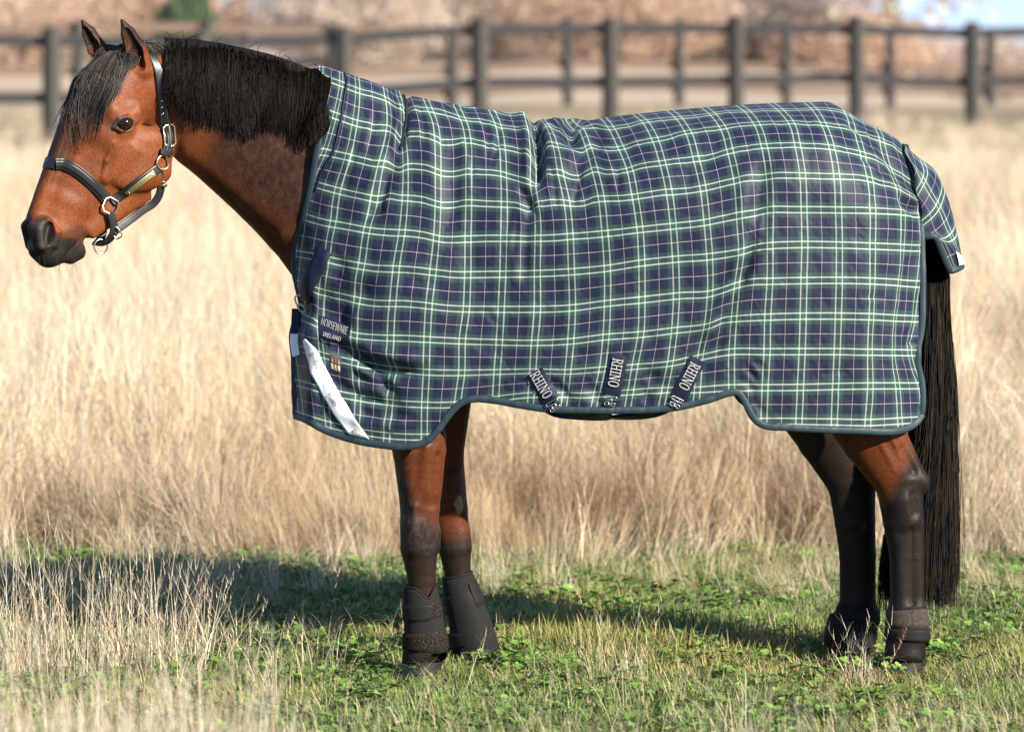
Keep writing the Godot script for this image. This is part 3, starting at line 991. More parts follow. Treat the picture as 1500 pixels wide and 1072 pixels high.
func crease(x: float, y: float) -> float:
	var h := 0.0
	var q := Vector2(x, y)
	for f in folds:
		var lo: Vector2 = f[4]
		var hi: Vector2 = f[5]
		if x < lo.x or y < lo.y or x > hi.x or y > hi.y:
			continue
		var line: PackedVector2Array = f[3]
		var best := 1e9
		var signed := 0.0
		var where := 0.0
		var run := 0.0
		for i in line.size() - 1:
			var a := line[i]
			var ab := line[i + 1] - a
			var l := ab.length()
			var t := clampf((q - a).dot(ab) / (l * l), 0.0, 1.0)
			var off := q - a - ab * t
			var d := off.length()
			if d < best:
				best = d
				signed = d * signf(ab.x * off.y - ab.y * off.x)
				where = run + t * l
			run += l
		var w: float = f[1]
		var total: float = f[6]
		var fade := smoothstep(0.0, 0.3, where / total) * (1.0 - smoothstep(0.7, 1.0, where / total))
		fade = maxf(fade, 0.55 if (where / total < 0.5 and f[0] < -0.015) else 0.0)
		var e := signed / w
		var s := exp(-e * e)
		var ridge: float = f[2]
		if ridge != 0.0:
			var o := e - signf(ridge) * 1.7
			s -= absf(ridge) * exp(-o * o * 0.8)
		h += f[0] * s * fade
	return h

func rug_base(x: float, y: float) -> Vector3:
	var drop := maxf(y - curve(spine_knots, x), 0.0)
	var m := wide_x.size()
	var i := 0
	while i < m - 2 and x > wide_x[i + 1]:
		i += 1
	var t := clampf((x - wide_x[i]) / (wide_x[i + 1] - wide_x[i]), 0.0, 1.0)
	var z0 := curve(wide_cols[maxi(i - 1, 0)], drop)
	var z1 := curve(wide_cols[i], drop)
	var z2 := curve(wide_cols[i + 1], drop)
	var z3 := curve(wide_cols[mini(i + 2, m - 1)], drop)
	return side(x, y, maxf(cubic_interpolate(z1, z2, z0, z3, t), 0.0))

func rug_normal(x: float, y: float) -> Vector3:
	var n := (rug_base(x, y + 3.0) - rug_base(x, y - 3.0)).cross(rug_base(x + 3.0, y) - rug_base(x - 3.0, y)).normalized()
	return n if n.z > 0.0 else -n

func rug_point(x: float, y: float, off := 0.0) -> Vector3:
	return rug_base(x, y) + rug_normal(x, y) * (crease(x, y) + off)

func coons(s: float, t: float) -> Vector2:
	var tx := lerpf(458.0, 1328.0, s)
	var bx := lerpf(433.0, 1352.0, s)
	var top := Vector2(tx, curve(spine_knots, tx))
	var bottom := Vector2(bx, curve(hem_knots, bx))
	var fy := lerpf(92.0, 613.0, t)
	var ry := lerpf(213.0, 610.0, t)
	var fr := Vector2(curve(front_knots, fy), fy)
	var re := Vector2(curve(rear_knots, ry), ry)
	var c00 := Vector2(458, 92)
	var c10 := Vector2(1328, 213)
	var c01 := Vector2(433, 613)
	var c11 := Vector2(1352, 610)
	return top * (1 - t) + bottom * t + fr * (1 - s) + re * s - (c00 * ((1 - s) * (1 - t)) + c10 * (s * (1 - t)) + c01 * ((1 - s) * t) + c11 * (s * t))

func tartan() -> StandardMaterial3D:
	var size := 512
	var im := Image.create(size, size, false, Image.FORMAT_RGB8)
	var bands: Array[Color] = []
	for i in size:
		var t := absf(fposmod(i / float(size) + 0.5, 1.0) - 0.5)
		var c := lin(0.0130, 0.0158, 0.041)
		c = c.lerp(lin(0.031, 0.073, 0.057), 1.0 - smoothstep(0.222, 0.230, t))
		c = c.lerp(lin(0.53, 0.59, 0.55), 1.0 - smoothstep(0.016, 0.022, absf(t - 0.088)))
		c = c.lerp(lin(0.46, 0.47, 0.42), 1.0 - smoothstep(0.006, 0.010, 0.5 - t))
		bands.append(c)
	for y in size:
		for x in size:
			# a twill: the two threads share the face about evenly, in fine slanting ribs
			var w := 0.57 + 0.10 * sin((x + y) * TAU * 32.0 / size)
			im.set_pixel(x, y, (bands[x].lerp(bands[y], w)).linear_to_srgb())
	var m := StandardMaterial3D.new()
	m.resource_name = "tartan cloth"
	m.albedo_texture = ImageTexture.create_from_image(im)
	m.cull_mode = BaseMaterial3D.CULL_DISABLED
	m.roughness = 0.55
	m.metallic_specular = 0.3
	m.rim_enabled = true
	m.rim = 0.1
	m.rim_tint = 0.2
	return m

var cloth: StandardMaterial3D
var tape: StandardMaterial3D
var navy_web: StandardMaterial3D
var steel: StandardMaterial3D
var brass: StandardMaterial3D
var leather: StandardMaterial3D
var white_tape: StandardMaterial3D
var lettering: StandardMaterial3D
var black_ink: StandardMaterial3D

func write(text: String, parent: Node3D, at: Vector3, right: Vector3, up: Vector3, length: float, tall: float, m: Material, serif := false) -> void:
	var f := SystemFont.new()
	f.font_names = PackedStringArray(["Droid Serif" if serif else "Droid Sans"])
	var t := TextMesh.new()
	t.text = text
	t.font = f
	t.font_size = 64
	t.pixel_size = 0.001
	t.depth = 0.02
	t.curve_step = 2.0
	t.material = m
	var box := t.get_aabb()
	right = right.normalized()
	var out := right.cross(up).normalized()
	up = out.cross(right).normalized()
	var o := MeshInstance3D.new()
	o.name = "lettering"
	o.mesh = t
	parent.add_child(o, true)
	var sx := length / maxf(box.size.x, 0.001)
	var sy := tall / maxf(box.size.y, 0.001)
	var ax := Basis(right * sx, up * sy, out * 0.05)
	var base := Vector3.ZERO
	var q := parent
	while q != self:
		base += q.position
		q = q.get_parent()
	o.transform = Transform3D(ax, at - base - ax * (box.position + box.size * 0.5))

# a flat piece sewn on the rug between two lines of the drawing, standing proud by off
func sewn(left: Array, right: Array, across: int, down: int, off: float, stiff := false) -> Build:
	var l := PackedVector2Array()
	var r := PackedVector2Array()
	for i in left.size() / 2:
		l.append(Vector2(left[i * 2], left[i * 2 + 1]))
		r.append(Vector2(right[i * 2], right[i * 2 + 1]))
	var b := Build.new()
	var segs := l.size() - 1
	for j in down + 1:
		var f := float(j) / down * segs
		var i := mini(int(f), segs - 1)
		var a := l[i].lerp(l[i + 1], f - i)
		var c := r[i].lerp(r[i + 1], f - i)
		for k in across + 1:
			var q := a.lerp(c, float(k) / across)
			var edge := off * 0.35 if k == 0 or k == across or j == 0 or j == down else off
			var dent := crease(q.x, q.y)
			b.v.append(rug_base(q.x, q.y) + rug_normal(q.x, q.y) * ((maxf(dent, -0.001) if stiff else dent) + edge + 0.0006))
			b.uv.append(cloth_uv(q.x, q.y))
	for j in down:
		for k in across:
			var s := j * (across + 1) + k
			b.quad(s, s + 1, s + across + 2, s + across + 1)
	return b

func ring(at: Vector3, nrm: Vector3, r: float, thick: float, stretch := 1.0, count := 20, turn := 0.0) -> Build:
	var u := nrm.cross(Vector3.UP).normalized().rotated(nrm.normalized(), turn)
	var w := nrm.cross(u).normalized()
	var p := PackedVector3Array()
	for k in count:
		p.append(at + u * (cos(TAU * k / count) * r) + w * (sin(TAU * k / count) * r * stretch))
	var b := Build.new()
	b.tube(p, PackedFloat32Array([thick]), 7, true)
	return b

# a buckle frame: rounded oblong of bar
func frame(at: Vector3, right: Vector3, up: Vector3, w: float, h: float, bar: float) -> Build:
	var p := PackedVector3Array()
	var e := minf(w, h) * 0.22
	for q in [[-1, -1, 0, 1], [-1, -1, 1, 0], [1, -1, -1, 0], [1, -1, 0, 1], [1, 1, 0, -1], [1, 1, -1, 0], [-1, 1, 1, 0], [-1, 1, 0, -1]]:
		p.append(at + right * (q[0] * w * 0.5 + q[2] * e) + up * (q[1] * h * 0.5 + q[3] * e))
	var b := Build.new()
	b.tube(p, PackedFloat32Array([bar]), 6, true)
	return b

func make_rug() -> void:
	set_rug()
	var rug := thing("horse_rug", "navy, green and white tartan rug covering the horse from shoulders to tail", "horse rug")
	var ns := 300
	var nt := 150
	var nf := 60
	var b := Build.new()
	var base := PackedVector3Array()
	var lift_ := PackedFloat32Array()
	var at := PackedVector2Array()
	for i in ns + 1:
		for j in nt + 1:
			var q := coons(float(i) / ns, pow(float(j) / nt, 1.25))
			at.append(q)
			base.append(rug_base(q.x, q.y))
			var ripple := fine.get_noise_2d(q.x * 1.1, q.y * 0.55) * 0.0024 + fine.get_noise_2d(q.x * 3.2 + 900.0, q.y * 2.2) * 0.0009
			var pinch := 1.0 - absf(fine.get_noise_2d(q.x * 0.9 - q.y * 0.5, q.y * 0.8 + 400.0)) * 2.4
			ripple -= 0.0014 * smoothstep(0.55, 1.0, pinch) * clampf(0.5 + wide.get_noise_2d(q.x * 0.9, q.y * 0.9) * 1.6, 0.0, 1.0)
			lift_.append(crease(q.x, q.y) + ripple * smoothstep(0.0, 0.08, float(j) / nt))
	var row := nt + 1
	for i in ns + 1:
		for j in row:
			var k := i * row + j
			var du := base[mini(i + 1, ns) * row + j] - base[maxi(i - 1, 0) * row + j]
			var dv := base[i * row + mini(j + 1, nt)] - base[i * row + maxi(j - 1, 0)]
			var n := dv.cross(du).normalized()
			if n.z < 0.0:
				n = -n
			if j == 0:
				n = Vector3.UP
			b.v.append(base[k] + n * lift_[k])
			b.uv.append(cloth_uv(at[k].x, at[k].y))
	for i in ns:
		for j in nt:
			var k := i * row + j
			b.quad(k, k + row, k + row + 1, k + 1)
	# the far side
	var far := b.v.size()
	for i in ns + 1:
		for j in nf + 1:
			var k := i * row + int(round(float(j) / nf * nt))
			var p := b.v[k]
			b.v.append(p if j == 0 else Vector3(p.x, p.y, -p.z))
			b.uv.append(Vector2(b.uv[k].x, 2.0 * b.uv[i * row].y - b.uv[k].y))
	for i in ns:
		for j in nf:
			var k := far + i * (nf + 1) + j
			b.quad(k, k + 1, k + nf + 2, k + nf + 1)
	part("cloth", b.mesh(cloth), rug)
	# taped edges
	var front := PackedVector3Array()
	var rear := PackedVector3Array()
	var hem := PackedVector3Array()
	for j in range(0, row, 2):
		if j > 26:
			front.append(b.v[j] + Vector3(0.003, 0, 0.002))
		rear.append(b.v[ns * row + j] + Vector3(-0.004, 0, 0.001))
	for i in range(0, ns + 1):
		hem.append(b.v[i * row + nt] + Vector3(0, 0.006, 0.0005))
	for far_side in 2:
		for line in [front, rear, hem]:
			var t := Build.new()
			var p := PackedVector3Array(line)
			if far_side:
				for k in p.size():
					p[k].z = -p[k].z
			t.tube(p, PackedFloat32Array([0.0105]), 8, false, 0.42, Vector3(-0.35, 0.1, 1).normalized() if line == front else Vector3.BACK)
			t.smooth()
			part("edge_binding", t.mesh(tape), rug)
	# piping of the neck seam
	var pipe := PackedVector3Array()
	for q in along([Vector3(504, 107, 0), Vector3(507, 121, 0), Vector3(503, 150, 0), Vector3(499, 176, 0), Vector3(489, 219, 0), Vector3(471, 252, 0), Vector3(461, 280, 0)], 5):
		pipe.append(rug_point(q.x, q.y, 0.0))
	var pb := Build.new()
	pb.tube(pipe, PackedFloat32Array([0.0042]), 6)
	part("seam_piping", pb.mesh(navy_web), rug)
	var dart := PackedVector3Array()  # dark tube laid along the dart fold, standing in for its shadow
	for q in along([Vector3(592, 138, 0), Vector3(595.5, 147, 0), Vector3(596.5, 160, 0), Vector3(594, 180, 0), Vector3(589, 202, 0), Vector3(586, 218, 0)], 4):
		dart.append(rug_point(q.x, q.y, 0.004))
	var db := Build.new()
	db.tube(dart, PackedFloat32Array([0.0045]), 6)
	part("dart_fold_shade", db.mesh(navy_web), rug)
	# white tape from the chest to the hem
	var strip := part("reflective_strip", sewn([452, 497, 452, 520, 455, 546, 470, 575, 490, 608, 511, 636], [454, 496, 466, 516, 478, 540, 495, 572, 517, 606, 541, 643], 16, 60, 0.006, true).mesh(white_tape), rug, "white strip slanting from the chest to the hem")
	write("RHINO", strip, rug_point(462, 528, 0.013 - minf(crease(462, 528), 0.0)), rug_point(464, 541) - rug_point(453, 517), Vector3(0.9, 0.45, 0), 0.048, 0.016, black_ink)
	write("RHINO", strip, rug_point(489, 585, 0.013 - minf(crease(489, 585), 0.0)), rug_point(494, 597) - rug_point(483, 573), Vector3(0.9, 0.45, 0), 0.040, 0.013, black_ink)
	write("RHI", strip, rug_point(523, 634, 0.013 - minf(crease(523, 634), 0.0)), rug_point(529, 642) - rug_point(518, 629), Vector3(0.8, 0.6, 0), 0.024, 0.014, black_ink)
	# name patch and the little crest below it
	var patch := part("name_patch", sewn([465, 461, 467, 492], [514, 479, 512, 505], 10, 6, 0.002).mesh(navy_web), rug)
	write("HORSEWARE", patch, rug_point(490, 477.5, 0.014), rug_point(512, 486) - rug_point(468, 470), Vector3.UP, 0.088, 0.022, lettering)
	write("IRELAND", patch, rug_point(490, 492.5, 0.013), rug_point(508, 498) - rug_point(474, 487), Vector3.UP, 0.054, 0.012, lettering)
	var crest := part("crest", sewn([484, 515, 484, 540], [499, 521, 499, 547], 4, 5, 0.002).mesh(paint("grey badge", lin(0.06, 0.062, 0.07), 0.7)), rug)
	for k in 3:
		var fx := 487.0 + k * 4.5
		var fy := 531.0 + k * 1.6
		var flame := sewn([fx, fy - 9.0 + absf(k - 1) * 2.0, fx - 2.2, fy], [fx + 0.4, fy - 9.0 + absf(k - 1) * 2.0, fx + 2.2, fy + 0.6], 2, 4, 0.0035)
		part("emblem_point", flame.mesh(paint("emblem", lin(0.5, 0.03, 0.03) if k == 1 else lin(0.55, 0.2, 0.03), 0.7)), crest)
		var foot := sewn([fx - 2.2, fy + 0.4, fx - 2.2, fy + 9.0], [fx + 2.2, fy + 1.0, fx + 2.2, fy + 10.0], 2, 4, 0.0033)
		part("emblem_foot", foot.mesh(paint("emblem", lin(0.45, 0.42, 0.36) if k != 1 else lin(0.5, 0.36, 0.08), 0.7)), crest)
	# surcingle tabs with lettering, their clips, and the webs that run on under the belly
	for q in [[783, 544, 808, 587, 26], [907, 519, 895.5, 579, 27], [1023, 526, 994, 582, 25]]:
		var a := Vector2(q[0], q[1])
		var e := Vector2(q[2], q[3])
		var d := (e - a).normalized()
		var c: Vector2 = Vector2(-d.y, d.x) * (q[4] * 0.5)
		var tab := part("surcingle_tab", sewn([a.x + c.x, a.y + c.y, e.x + c.x, e.y + c.y], [a.x - c.x, a.y - c.y, e.x - c.x, e.y - c.y], 6, 8, 0.005).mesh(navy_web), rug)
		var m := a.lerp(e, 0.44)
		var out := rug_normal(m.x, m.y)
		var down := (rug_base(e.x, e.y) - rug_base(a.x, a.y)).normalized()
		write("RHINO", tab, rug_point(m.x, m.y, 0.010), down, -out.cross(down) * -1.0, 0.080, 0.031, lettering, true)
		var foot := rug_point(e.x + d.x * 3.0, e.y + d.y * 3.0, 0.008)
		part("clip", frame(foot, out.cross(down).normalized(), down, 0.036, 0.009, 0.0016).mesh(steel), tab)
		part("hook", ring(foot + down * 0.012 + out * 0.003, out, 0.006, 0.0016, 1.3).mesh(steel), tab)
		part("clip_bar", frame(foot + down * 0.018, out.cross(down).normalized(), down, 0.030, 0.008, 0.0016).mesh(steel), tab)
	for w in [[818, 596, 0.300, 838, 606, 0.27, 870, 610, 0.18, 900, 612, 0.0], [896, 590, 0.305, 893, 601, 0.29, 880, 608, 0.2, 860, 610, 0.0], [986, 592, 0.30, 965, 604, 0.28, 930, 611, 0.2, 895, 612, 0.0]]:
		var p := []
		for k in range(0, w.size(), 3):
			p.append(side(w[k], w[k + 1], w[k + 2]))
		for k in range(w.size() - 6, -1, -3):
			p.append(side(w[k] - 20.0, w[k + 1], -w[k + 2]))
		var line := along(p, 6)
		var ups := PackedVector3Array()
		for k in line.size():
			ups.append(Vector3(0, -0.7, 0.7 if k < line.size() / 2 else -0.7).normalized())
		var web := Build.new()
		web.strap(line, ups, 0.032, 0.003)
		part("surcingle", web.mesh(navy_web), rug)
	# chest closure: a broad web with its buckle, a second web, the other side's front edge behind
	var web1 := part("chest_strap", sewn([468, 357, 455, 385, 441, 412, 434, 436], [486, 373, 474, 400, 458, 424, 447, 446], 6, 12, 0.010).mesh(navy_web), rug)
	var bp := rug_point(440, 440, 0.014)
	part("buckle", frame(bp, Vector3(0.8, 0.15, 0.5).normalized(), Vector3(-0.3, 0.95, 0.05).normalized(), 0.034, 0.030, 0.0026).mesh(steel), web1)
	part("buckle_tongue", frame(bp + Vector3(0.004, -0.022, 0.004), Vector3(0.8, 0.1, 0.5).normalized(), Vector3(-0.5, 0.8, 0.05).normalized(), 0.022, 0.026, 0.0024).mesh(steel), web1)
	var hang := [side(434, 452, 0.10), side(433, 475, 0.105), side(433, 500, 0.108), side(437, 520, 0.12)]
	var line2 := along(hang, 5)
	var ups2 := PackedVector3Array()
	for k in line2.size():
		ups2.append(Vector3(-0.5, 0.05, 0.85).normalized())
	var hb := Build.new()
	hb.strap(line2, ups2, 0.030, 0.004)
	part("strap_end", hb.mesh(navy_web), rug)
	var tb := Build.new()
	tb.strap(along([side(431, 489, 0.112), side(431, 504, 0.115), side(434, 521, 0.125)], 4), PackedVector3Array([Vector3(-0.4, 0, 0.9), Vector3(-0.4, 0, 0.9), Vector3(-0.4, 0, 0.9), Vector3(-0.4, 0, 0.9), Vector3(-0.4, 0, 0.9), Vector3(-0.4, 0, 0.9), Vector3(-0.4, 0, 0.9), Vector3(-0.4, 0, 0.9), Vector3(-0.4, 0, 0.9)]), 0.026, 0.003)
	part("white_strap_tip", tb.mesh(white_tape), rug)
	var flap := Build.new()
	var fl := [[446, 512, 452, 530], [436, 530, 450, 548], [430, 552, 449, 565], [431, 578, 450, 582], [430, 600, 450, 606], [433, 613, 450, 617]]
	for j in fl.size():
		for k in 7:
			var f := k / 6.0
			var q: Array = fl[j]
			flap.v.append(side(lerpf(q[0], q[2], f), lerpf(q[1], q[3], f), 0.065 + 0.014 * sin(f * PI) + 0.03 * f + 0.006 * sin(j * 2.3 + f * 3.0)))
	for j in fl.size() - 1:
		for k in 6:
			flap.quad(j * 7 + k, j * 7 + k + 1, j * 7 + k + 8, j * 7 + k + 7)
	part("chest_lap", flap.mesh(navy_web), rug)
	make_tail_flap(rug)

func make_tail_flap(rug: Node3D) -> void:
	var ridge := [side(1322, 209, 0), side(1345, 230, 0), side(1370, 249, 0), side(1387, 284, 0), side(1399, 325, 0), side(1409, 372, 0), side(1411, 388, 0)]
	var edge := [side(1328, 222, 0.075), side(1338, 252, 0.105), side(1346, 285, 0.115), side(1350, 315, 0.12), side(1354, 345, 0.12), side(1372, 351, 0.118), side(1394, 397, 0.075)]
	var r := along(ridge, 10)
	var e := along(edge, 10)
	var b := Build.new()
	var m := 24
	for i in r.size():
		for k in range(-m, m + 1):
			var f := absf(k) / float(m)
			var p := r[i].lerp(e[i], f)
			p.z = e[i].z * sin(f * PI * 0.5)
			p.x = lerpf(r[i].x, e[i].x, pow(f, 1.5))
			p.y = lerpf(r[i].y, e[i].y, pow(f, 1.3))
			p += Vector3(1, 0.4, 0) * (sin(i * 0.33 + f * 5.0) * 0.004 * f)
			if k < 0:
				p.z = -p.z
			b.v.append(p)
			b.uv.append(Vector2(0.35 + f * 1.75 + i * 0.022, 0.2 + i * 0.068 - f * 0.5))
	var row := 2 * m + 1
	for i in r.size() - 1:
		for k in row - 1:
			var s := i * row + k
			b.quad(s, s + 1, s + row + 1, s + row)
	var flap := part("tail_flap", b.mesh(cloth), rug)
	var rim := PackedVector3Array()
	for i in range(38, r.size()):
		rim.append(b.v[i * row + row - 1])
	for k in range(row - 2, 0, -1):
		rim.append(b.v[(r.size() - 1) * row + k])
	var t := Build.new()
	t.tube(rim, PackedFloat32Array([0.009]), 7, false, 0.5, Vector3.BACK)
	part("edge_binding", t.mesh(tape), flap)
	var pw_ := Build.new()
	var i0 := r.size() - 9
	for i in range(i0, r.size() - 2):
		for k in range(m, m + 15):
			pw_.v.append(b.v[i * row + k] + Vector3(0.004, 0.001, 0.004))
	for i in r.size() - 3 - i0:
		for k in 14:
			var s := i * 15 + k
			pw_.quad(s, s + 1, s + 16, s + 15)
	part("reflective_strip", pw_.mesh(white_tape), flap)
	write("NO", flap, side(1398, 379, 0.066), Vector3(0.3, -1, 0.0), Vector3(1, 0.3, 0), 0.016, 0.012, black_ink)

# ---------------------------------------------------------------- head collar
func over_head(p: Array, off: float, each := 6) -> Array:
	var pts := PackedVector3Array()
	var ups := PackedVector3Array()
	var raw := []
	for q in p:
		raw.append(Vector3(q[0], q[1], 0))
	for q in along(raw, each):
		var w := on_body(q.x, q.y, head_list)
		var n := slope(w, head_list)
		pts.append(w + n * off)
		ups.append(n)
	# steadied, as leather bridges small hollows
	for k in 3:
		var s := pts.duplicate()
		var u := ups.duplicate()
		for i in range(1, pts.size() - 1):
			s[i] = (pts[i - 1] + pts[i] * 2.0 + pts[i + 1]) * 0.25
			u[i] = (ups[i - 1] + ups[i] * 2.0 + ups[i + 1]).normalized()
		pts = s
		ups = u
	return [pts, ups]

func across(line: Array) -> Array:
	var p: PackedVector3Array = line[0]
	var u: PackedVector3Array = line[1]
	var pts := PackedVector3Array()
	var ups := PackedVector3Array()
	for i in range(p.size() - 1, -1, -1):
		pts.append(mirrored(p[i]))
		ups.append(u[i] - lateral * (2.0 * u[i].dot(lateral)))
	return [pts, ups]

func stitched(line: Array, width: float) -> Build:
	var b := Build.new()
	b.strap(line[0], line[1], width, 0.0045)
	return b

func make_halter() -> void:
	var h := thing("head_collar", "black leather head collar with brass fittings on the bay horse's head", "head collar")
	var cheek := over_head([[219, 76], [227, 92], [233, 112], [236.5, 135], [239, 160], [242, 190], [243, 214], [240, 228]], 0.003)
	part("crown_strap", stitched(cheek, 0.027).mesh(leather), h)
	var over := across(cheek)
	part("crown_strap", stitched(over, 0.027).mesh(leather), h)
	var top := Build.new()
	var c0: Vector3 = cheek[0][0]
	var c1 := mirrored(c0)
	var peak := (c0 + c1) * 0.5 + Vector3(0, 0.03, 0)
	var bridge := along([c0, c0.lerp(peak, 0.6) + lateral * 0.012 + Vector3(0, 0.008, 0), peak, c1.lerp(peak, 0.6) - lateral * 0.012 + Vector3(0, 0.008, 0), c1], 4)
	var bu := PackedVector3Array()
	for i in bridge.size():
		bu.append((Vector3.UP + lateral * (0.9 - 1.8 * i / (bridge.size() - 1.0))).normalized())
	top.strap(bridge, bu, 0.027, 0.004)
	part("crown_strap", top.mesh(leather), h)
	for k in 3:
		var w := on_body(237.0 + k * 0.9, 148.0 + k * 9.0, head_list)
		part("strap_hole", ring(w + slope(w, head_list) * 0.0075, slope(w, head_list), 0.0022, 0.0009, 1.0, 10).mesh(steel), h)
	# cheek buckle
	var bw := on_body(246, 199, head_list)
	var bn := slope(bw, head_list)
	var bu_ := (hp(245, 184, 0.06) - hp(247, 214, 0.06)).normalized()
	var br := bu_.cross(bn).normalized()
	var pale := paint("polished pale brass", lin(0.72, 0.60, 0.38), 0.22, 0.5, 0.9)
	var bk := part("buckle", frame(bw + bn * 0.010, br, bu_, 0.034, 0.062, 0.0034).mesh(pale), h)
	var bar := Build.new()
	bar.tube(PackedVector3Array([bw + bn * 0.012 - bu_ * 0.026, bw + bn * 0.014 + bu_ * 0.004, bw + bn * 0.012 + bu_ * 0.028]), PackedFloat32Array([0.0022]), 6)
	part("buckle_prong", bar.mesh(pale), bk)
	var lap := over_head([[245, 178], [246, 190], [247, 200], [246, 212], [242, 224]], 0.0085, 4)
	part("strap_tongue", stitched(lap, 0.022).mesh(leather), h)
	var loop := over_head([[232, 222], [241, 224], [249, 222]], 0.009, 4)
	part("keeper", stitched(loop, 0.02).mesh(leather), h)
	# ring below the ear strap
	var rw := on_body(236, 238, head_list)
	var rn := slope(rw, head_list)
	part("cheek_ring", ring(rw + rn * 0.008, rn, 0.0205, 0.0026).mesh(brass), h)
	# cheek piece with its name plate
	var piece := over_head([[231, 246], [213, 259], [190, 275], [172, 289], [163, 296]], 0.003)
	part("cheek_piece", stitched(piece, 0.028).mesh(leather), h)
	var pl := over_head([[224, 253], [213, 261], [199, 271], [185, 281]], 0.0078, 5)
	var plate := Build.new()
	plate.strap(pl[0], pl[1], 0.0175, 0.0018)
	var np := part("name_plate", plate.mesh(paint("brass plate", lin(0.46, 0.40, 0.20), 0.38, 0.5, 0.85)), h)
	for q in [[220, 256], [188, 278.5]]:
		var w := on_body(q[0], q[1], head_list)
		part("rivet", ring(w + slope(w, head_list) * 0.0102, slope(w, head_list), 0.0014, 0.0016, 1.0, 8).mesh(brass), np)
	# nose band
	var nose := over_head([[80, 240], [88, 239.5], [98, 242], [112, 250], [128, 263], [142, 277], [152, 288], [156, 294]], 0.003)
	part("nose_band", stitched(nose, 0.034).mesh(leather), h)
	var pad := over_head([[80, 240], [88, 239.5], [98, 242], [112, 250], [128, 263], [142, 277], [150, 286]], 0.0072)
	part("nose_band_layer", stitched(pad, 0.018).mesh(leather), h)
	part("nose_band", stitched(across(nose), 0.034).mesh(leather), h)
	var n0: Vector3 = nose[0][0]
	var n1 := mirrored(n0)
	var mid := (n0 + n1) * 0.5 + ahead * 0.012 + Vector3(0, 0.004, 0)
	var nb := Build.new()
	var arc := along([n0, n0.lerp(mid, 0.6) + ahead * 0.006, mid, n1.lerp(mid, 0.6) + ahead * 0.006, n1], 4)
	var au := PackedVector3Array()
	for i in arc.size():
		au.append((ahead + Vector3(0, 0.35, 0) + lateral * (0.7 - 1.4 * i / (arc.size() - 1.0))).normalized())
	nb.strap(arc, au, 0.034, 0.005)
	part("nose_band", nb.mesh(leather), h)
	# square ring at the corner of the cheek
	var sw := on_body(160, 302, head_list)
	var sn := slope(sw, head_list)
	var su := (hp(166, 290, 0.05) - hp(154, 312, 0.05)).normalized()
	part("square_ring", frame(sw + sn * 0.009, su.cross(sn).normalized(), su, 0.044, 0.044, 0.0034).mesh(brass), h)
	# chin strap under the jaw, a ring hanging from it
	var chin := [hp(161, 312, 0.052), hp(165, 326, 0.050), hp(166, 340, 0.046), hp(158, 352, 0.034), hp(146, 358, 0.016), hp(140, 357, 0.0)]
	var cl := along(chin, 6)
	var cu := PackedVector3Array()
	for i in cl.size():
		var f := float(i) / (cl.size() - 1)
		cu.append((lateral * (1.0 - f) + Vector3(-0.1, -1, 0) * f).normalized())
	part("chin_strap", stitched([cl, cu], 0.024).mesh(leather), h)
	part("chin_strap", stitched(across([cl, cu]), 0.024).mesh(leather), h)
	part("chin_ring", ring(hp(147, 361, 0.02), lateral, 0.0205, 0.0024).mesh(steel), h)
	# throat strap from the chin to the snap hook under the cheek ring
	var th := [hp(166, 340, 0.046), hp(178, 331, 0.044), hp(194, 319, 0.042), hp(210, 307, 0.044), hp(223, 299, 0.048), hp(232, 287, 0.054), hp(236, 272, 0.060)]
	var tl := along(th, 5)
	var tu := PackedVector3Array()
	for i in tl.size():
		tu.append((lateral + Vector3(0.1, 0.15, 0)).normalized())
	part("throat_strap", stitched([tl, tu], 0.023).mesh(leather), h)
	part("slide", frame(hp(170, 341, 0.052), Vector3(0.7, 0.5, 0.3).normalized(), Vector3(-0.55, 0.8, 0.1).normalized(), 0.024, 0.034, 0.0022).mesh(brass), h)
	var snap := Build.new()
	snap.tube(along([hp(236, 246, 0.078), hp(238.5, 254, 0.074), hp(237.5, 262, 0.068), hp(237, 268, 0.064)], 4), PackedFloat32Array([0.0026, 0.0036, 0.0042, 0.0042, 0.0038, 0.0034, 0.0034, 0.004, 0.0044, 0.0044, 0.004, 0.004, 0.004]), 7)
	var sh := part("snap_hook", snap.mesh(brass), h)
	part("snap_bar", frame(hp(238, 270, 0.066), (lateral + Vector3(1, 0, 0)).normalized(), Vector3.UP, 0.026, 0.011, 0.0028).mesh(brass), sh)

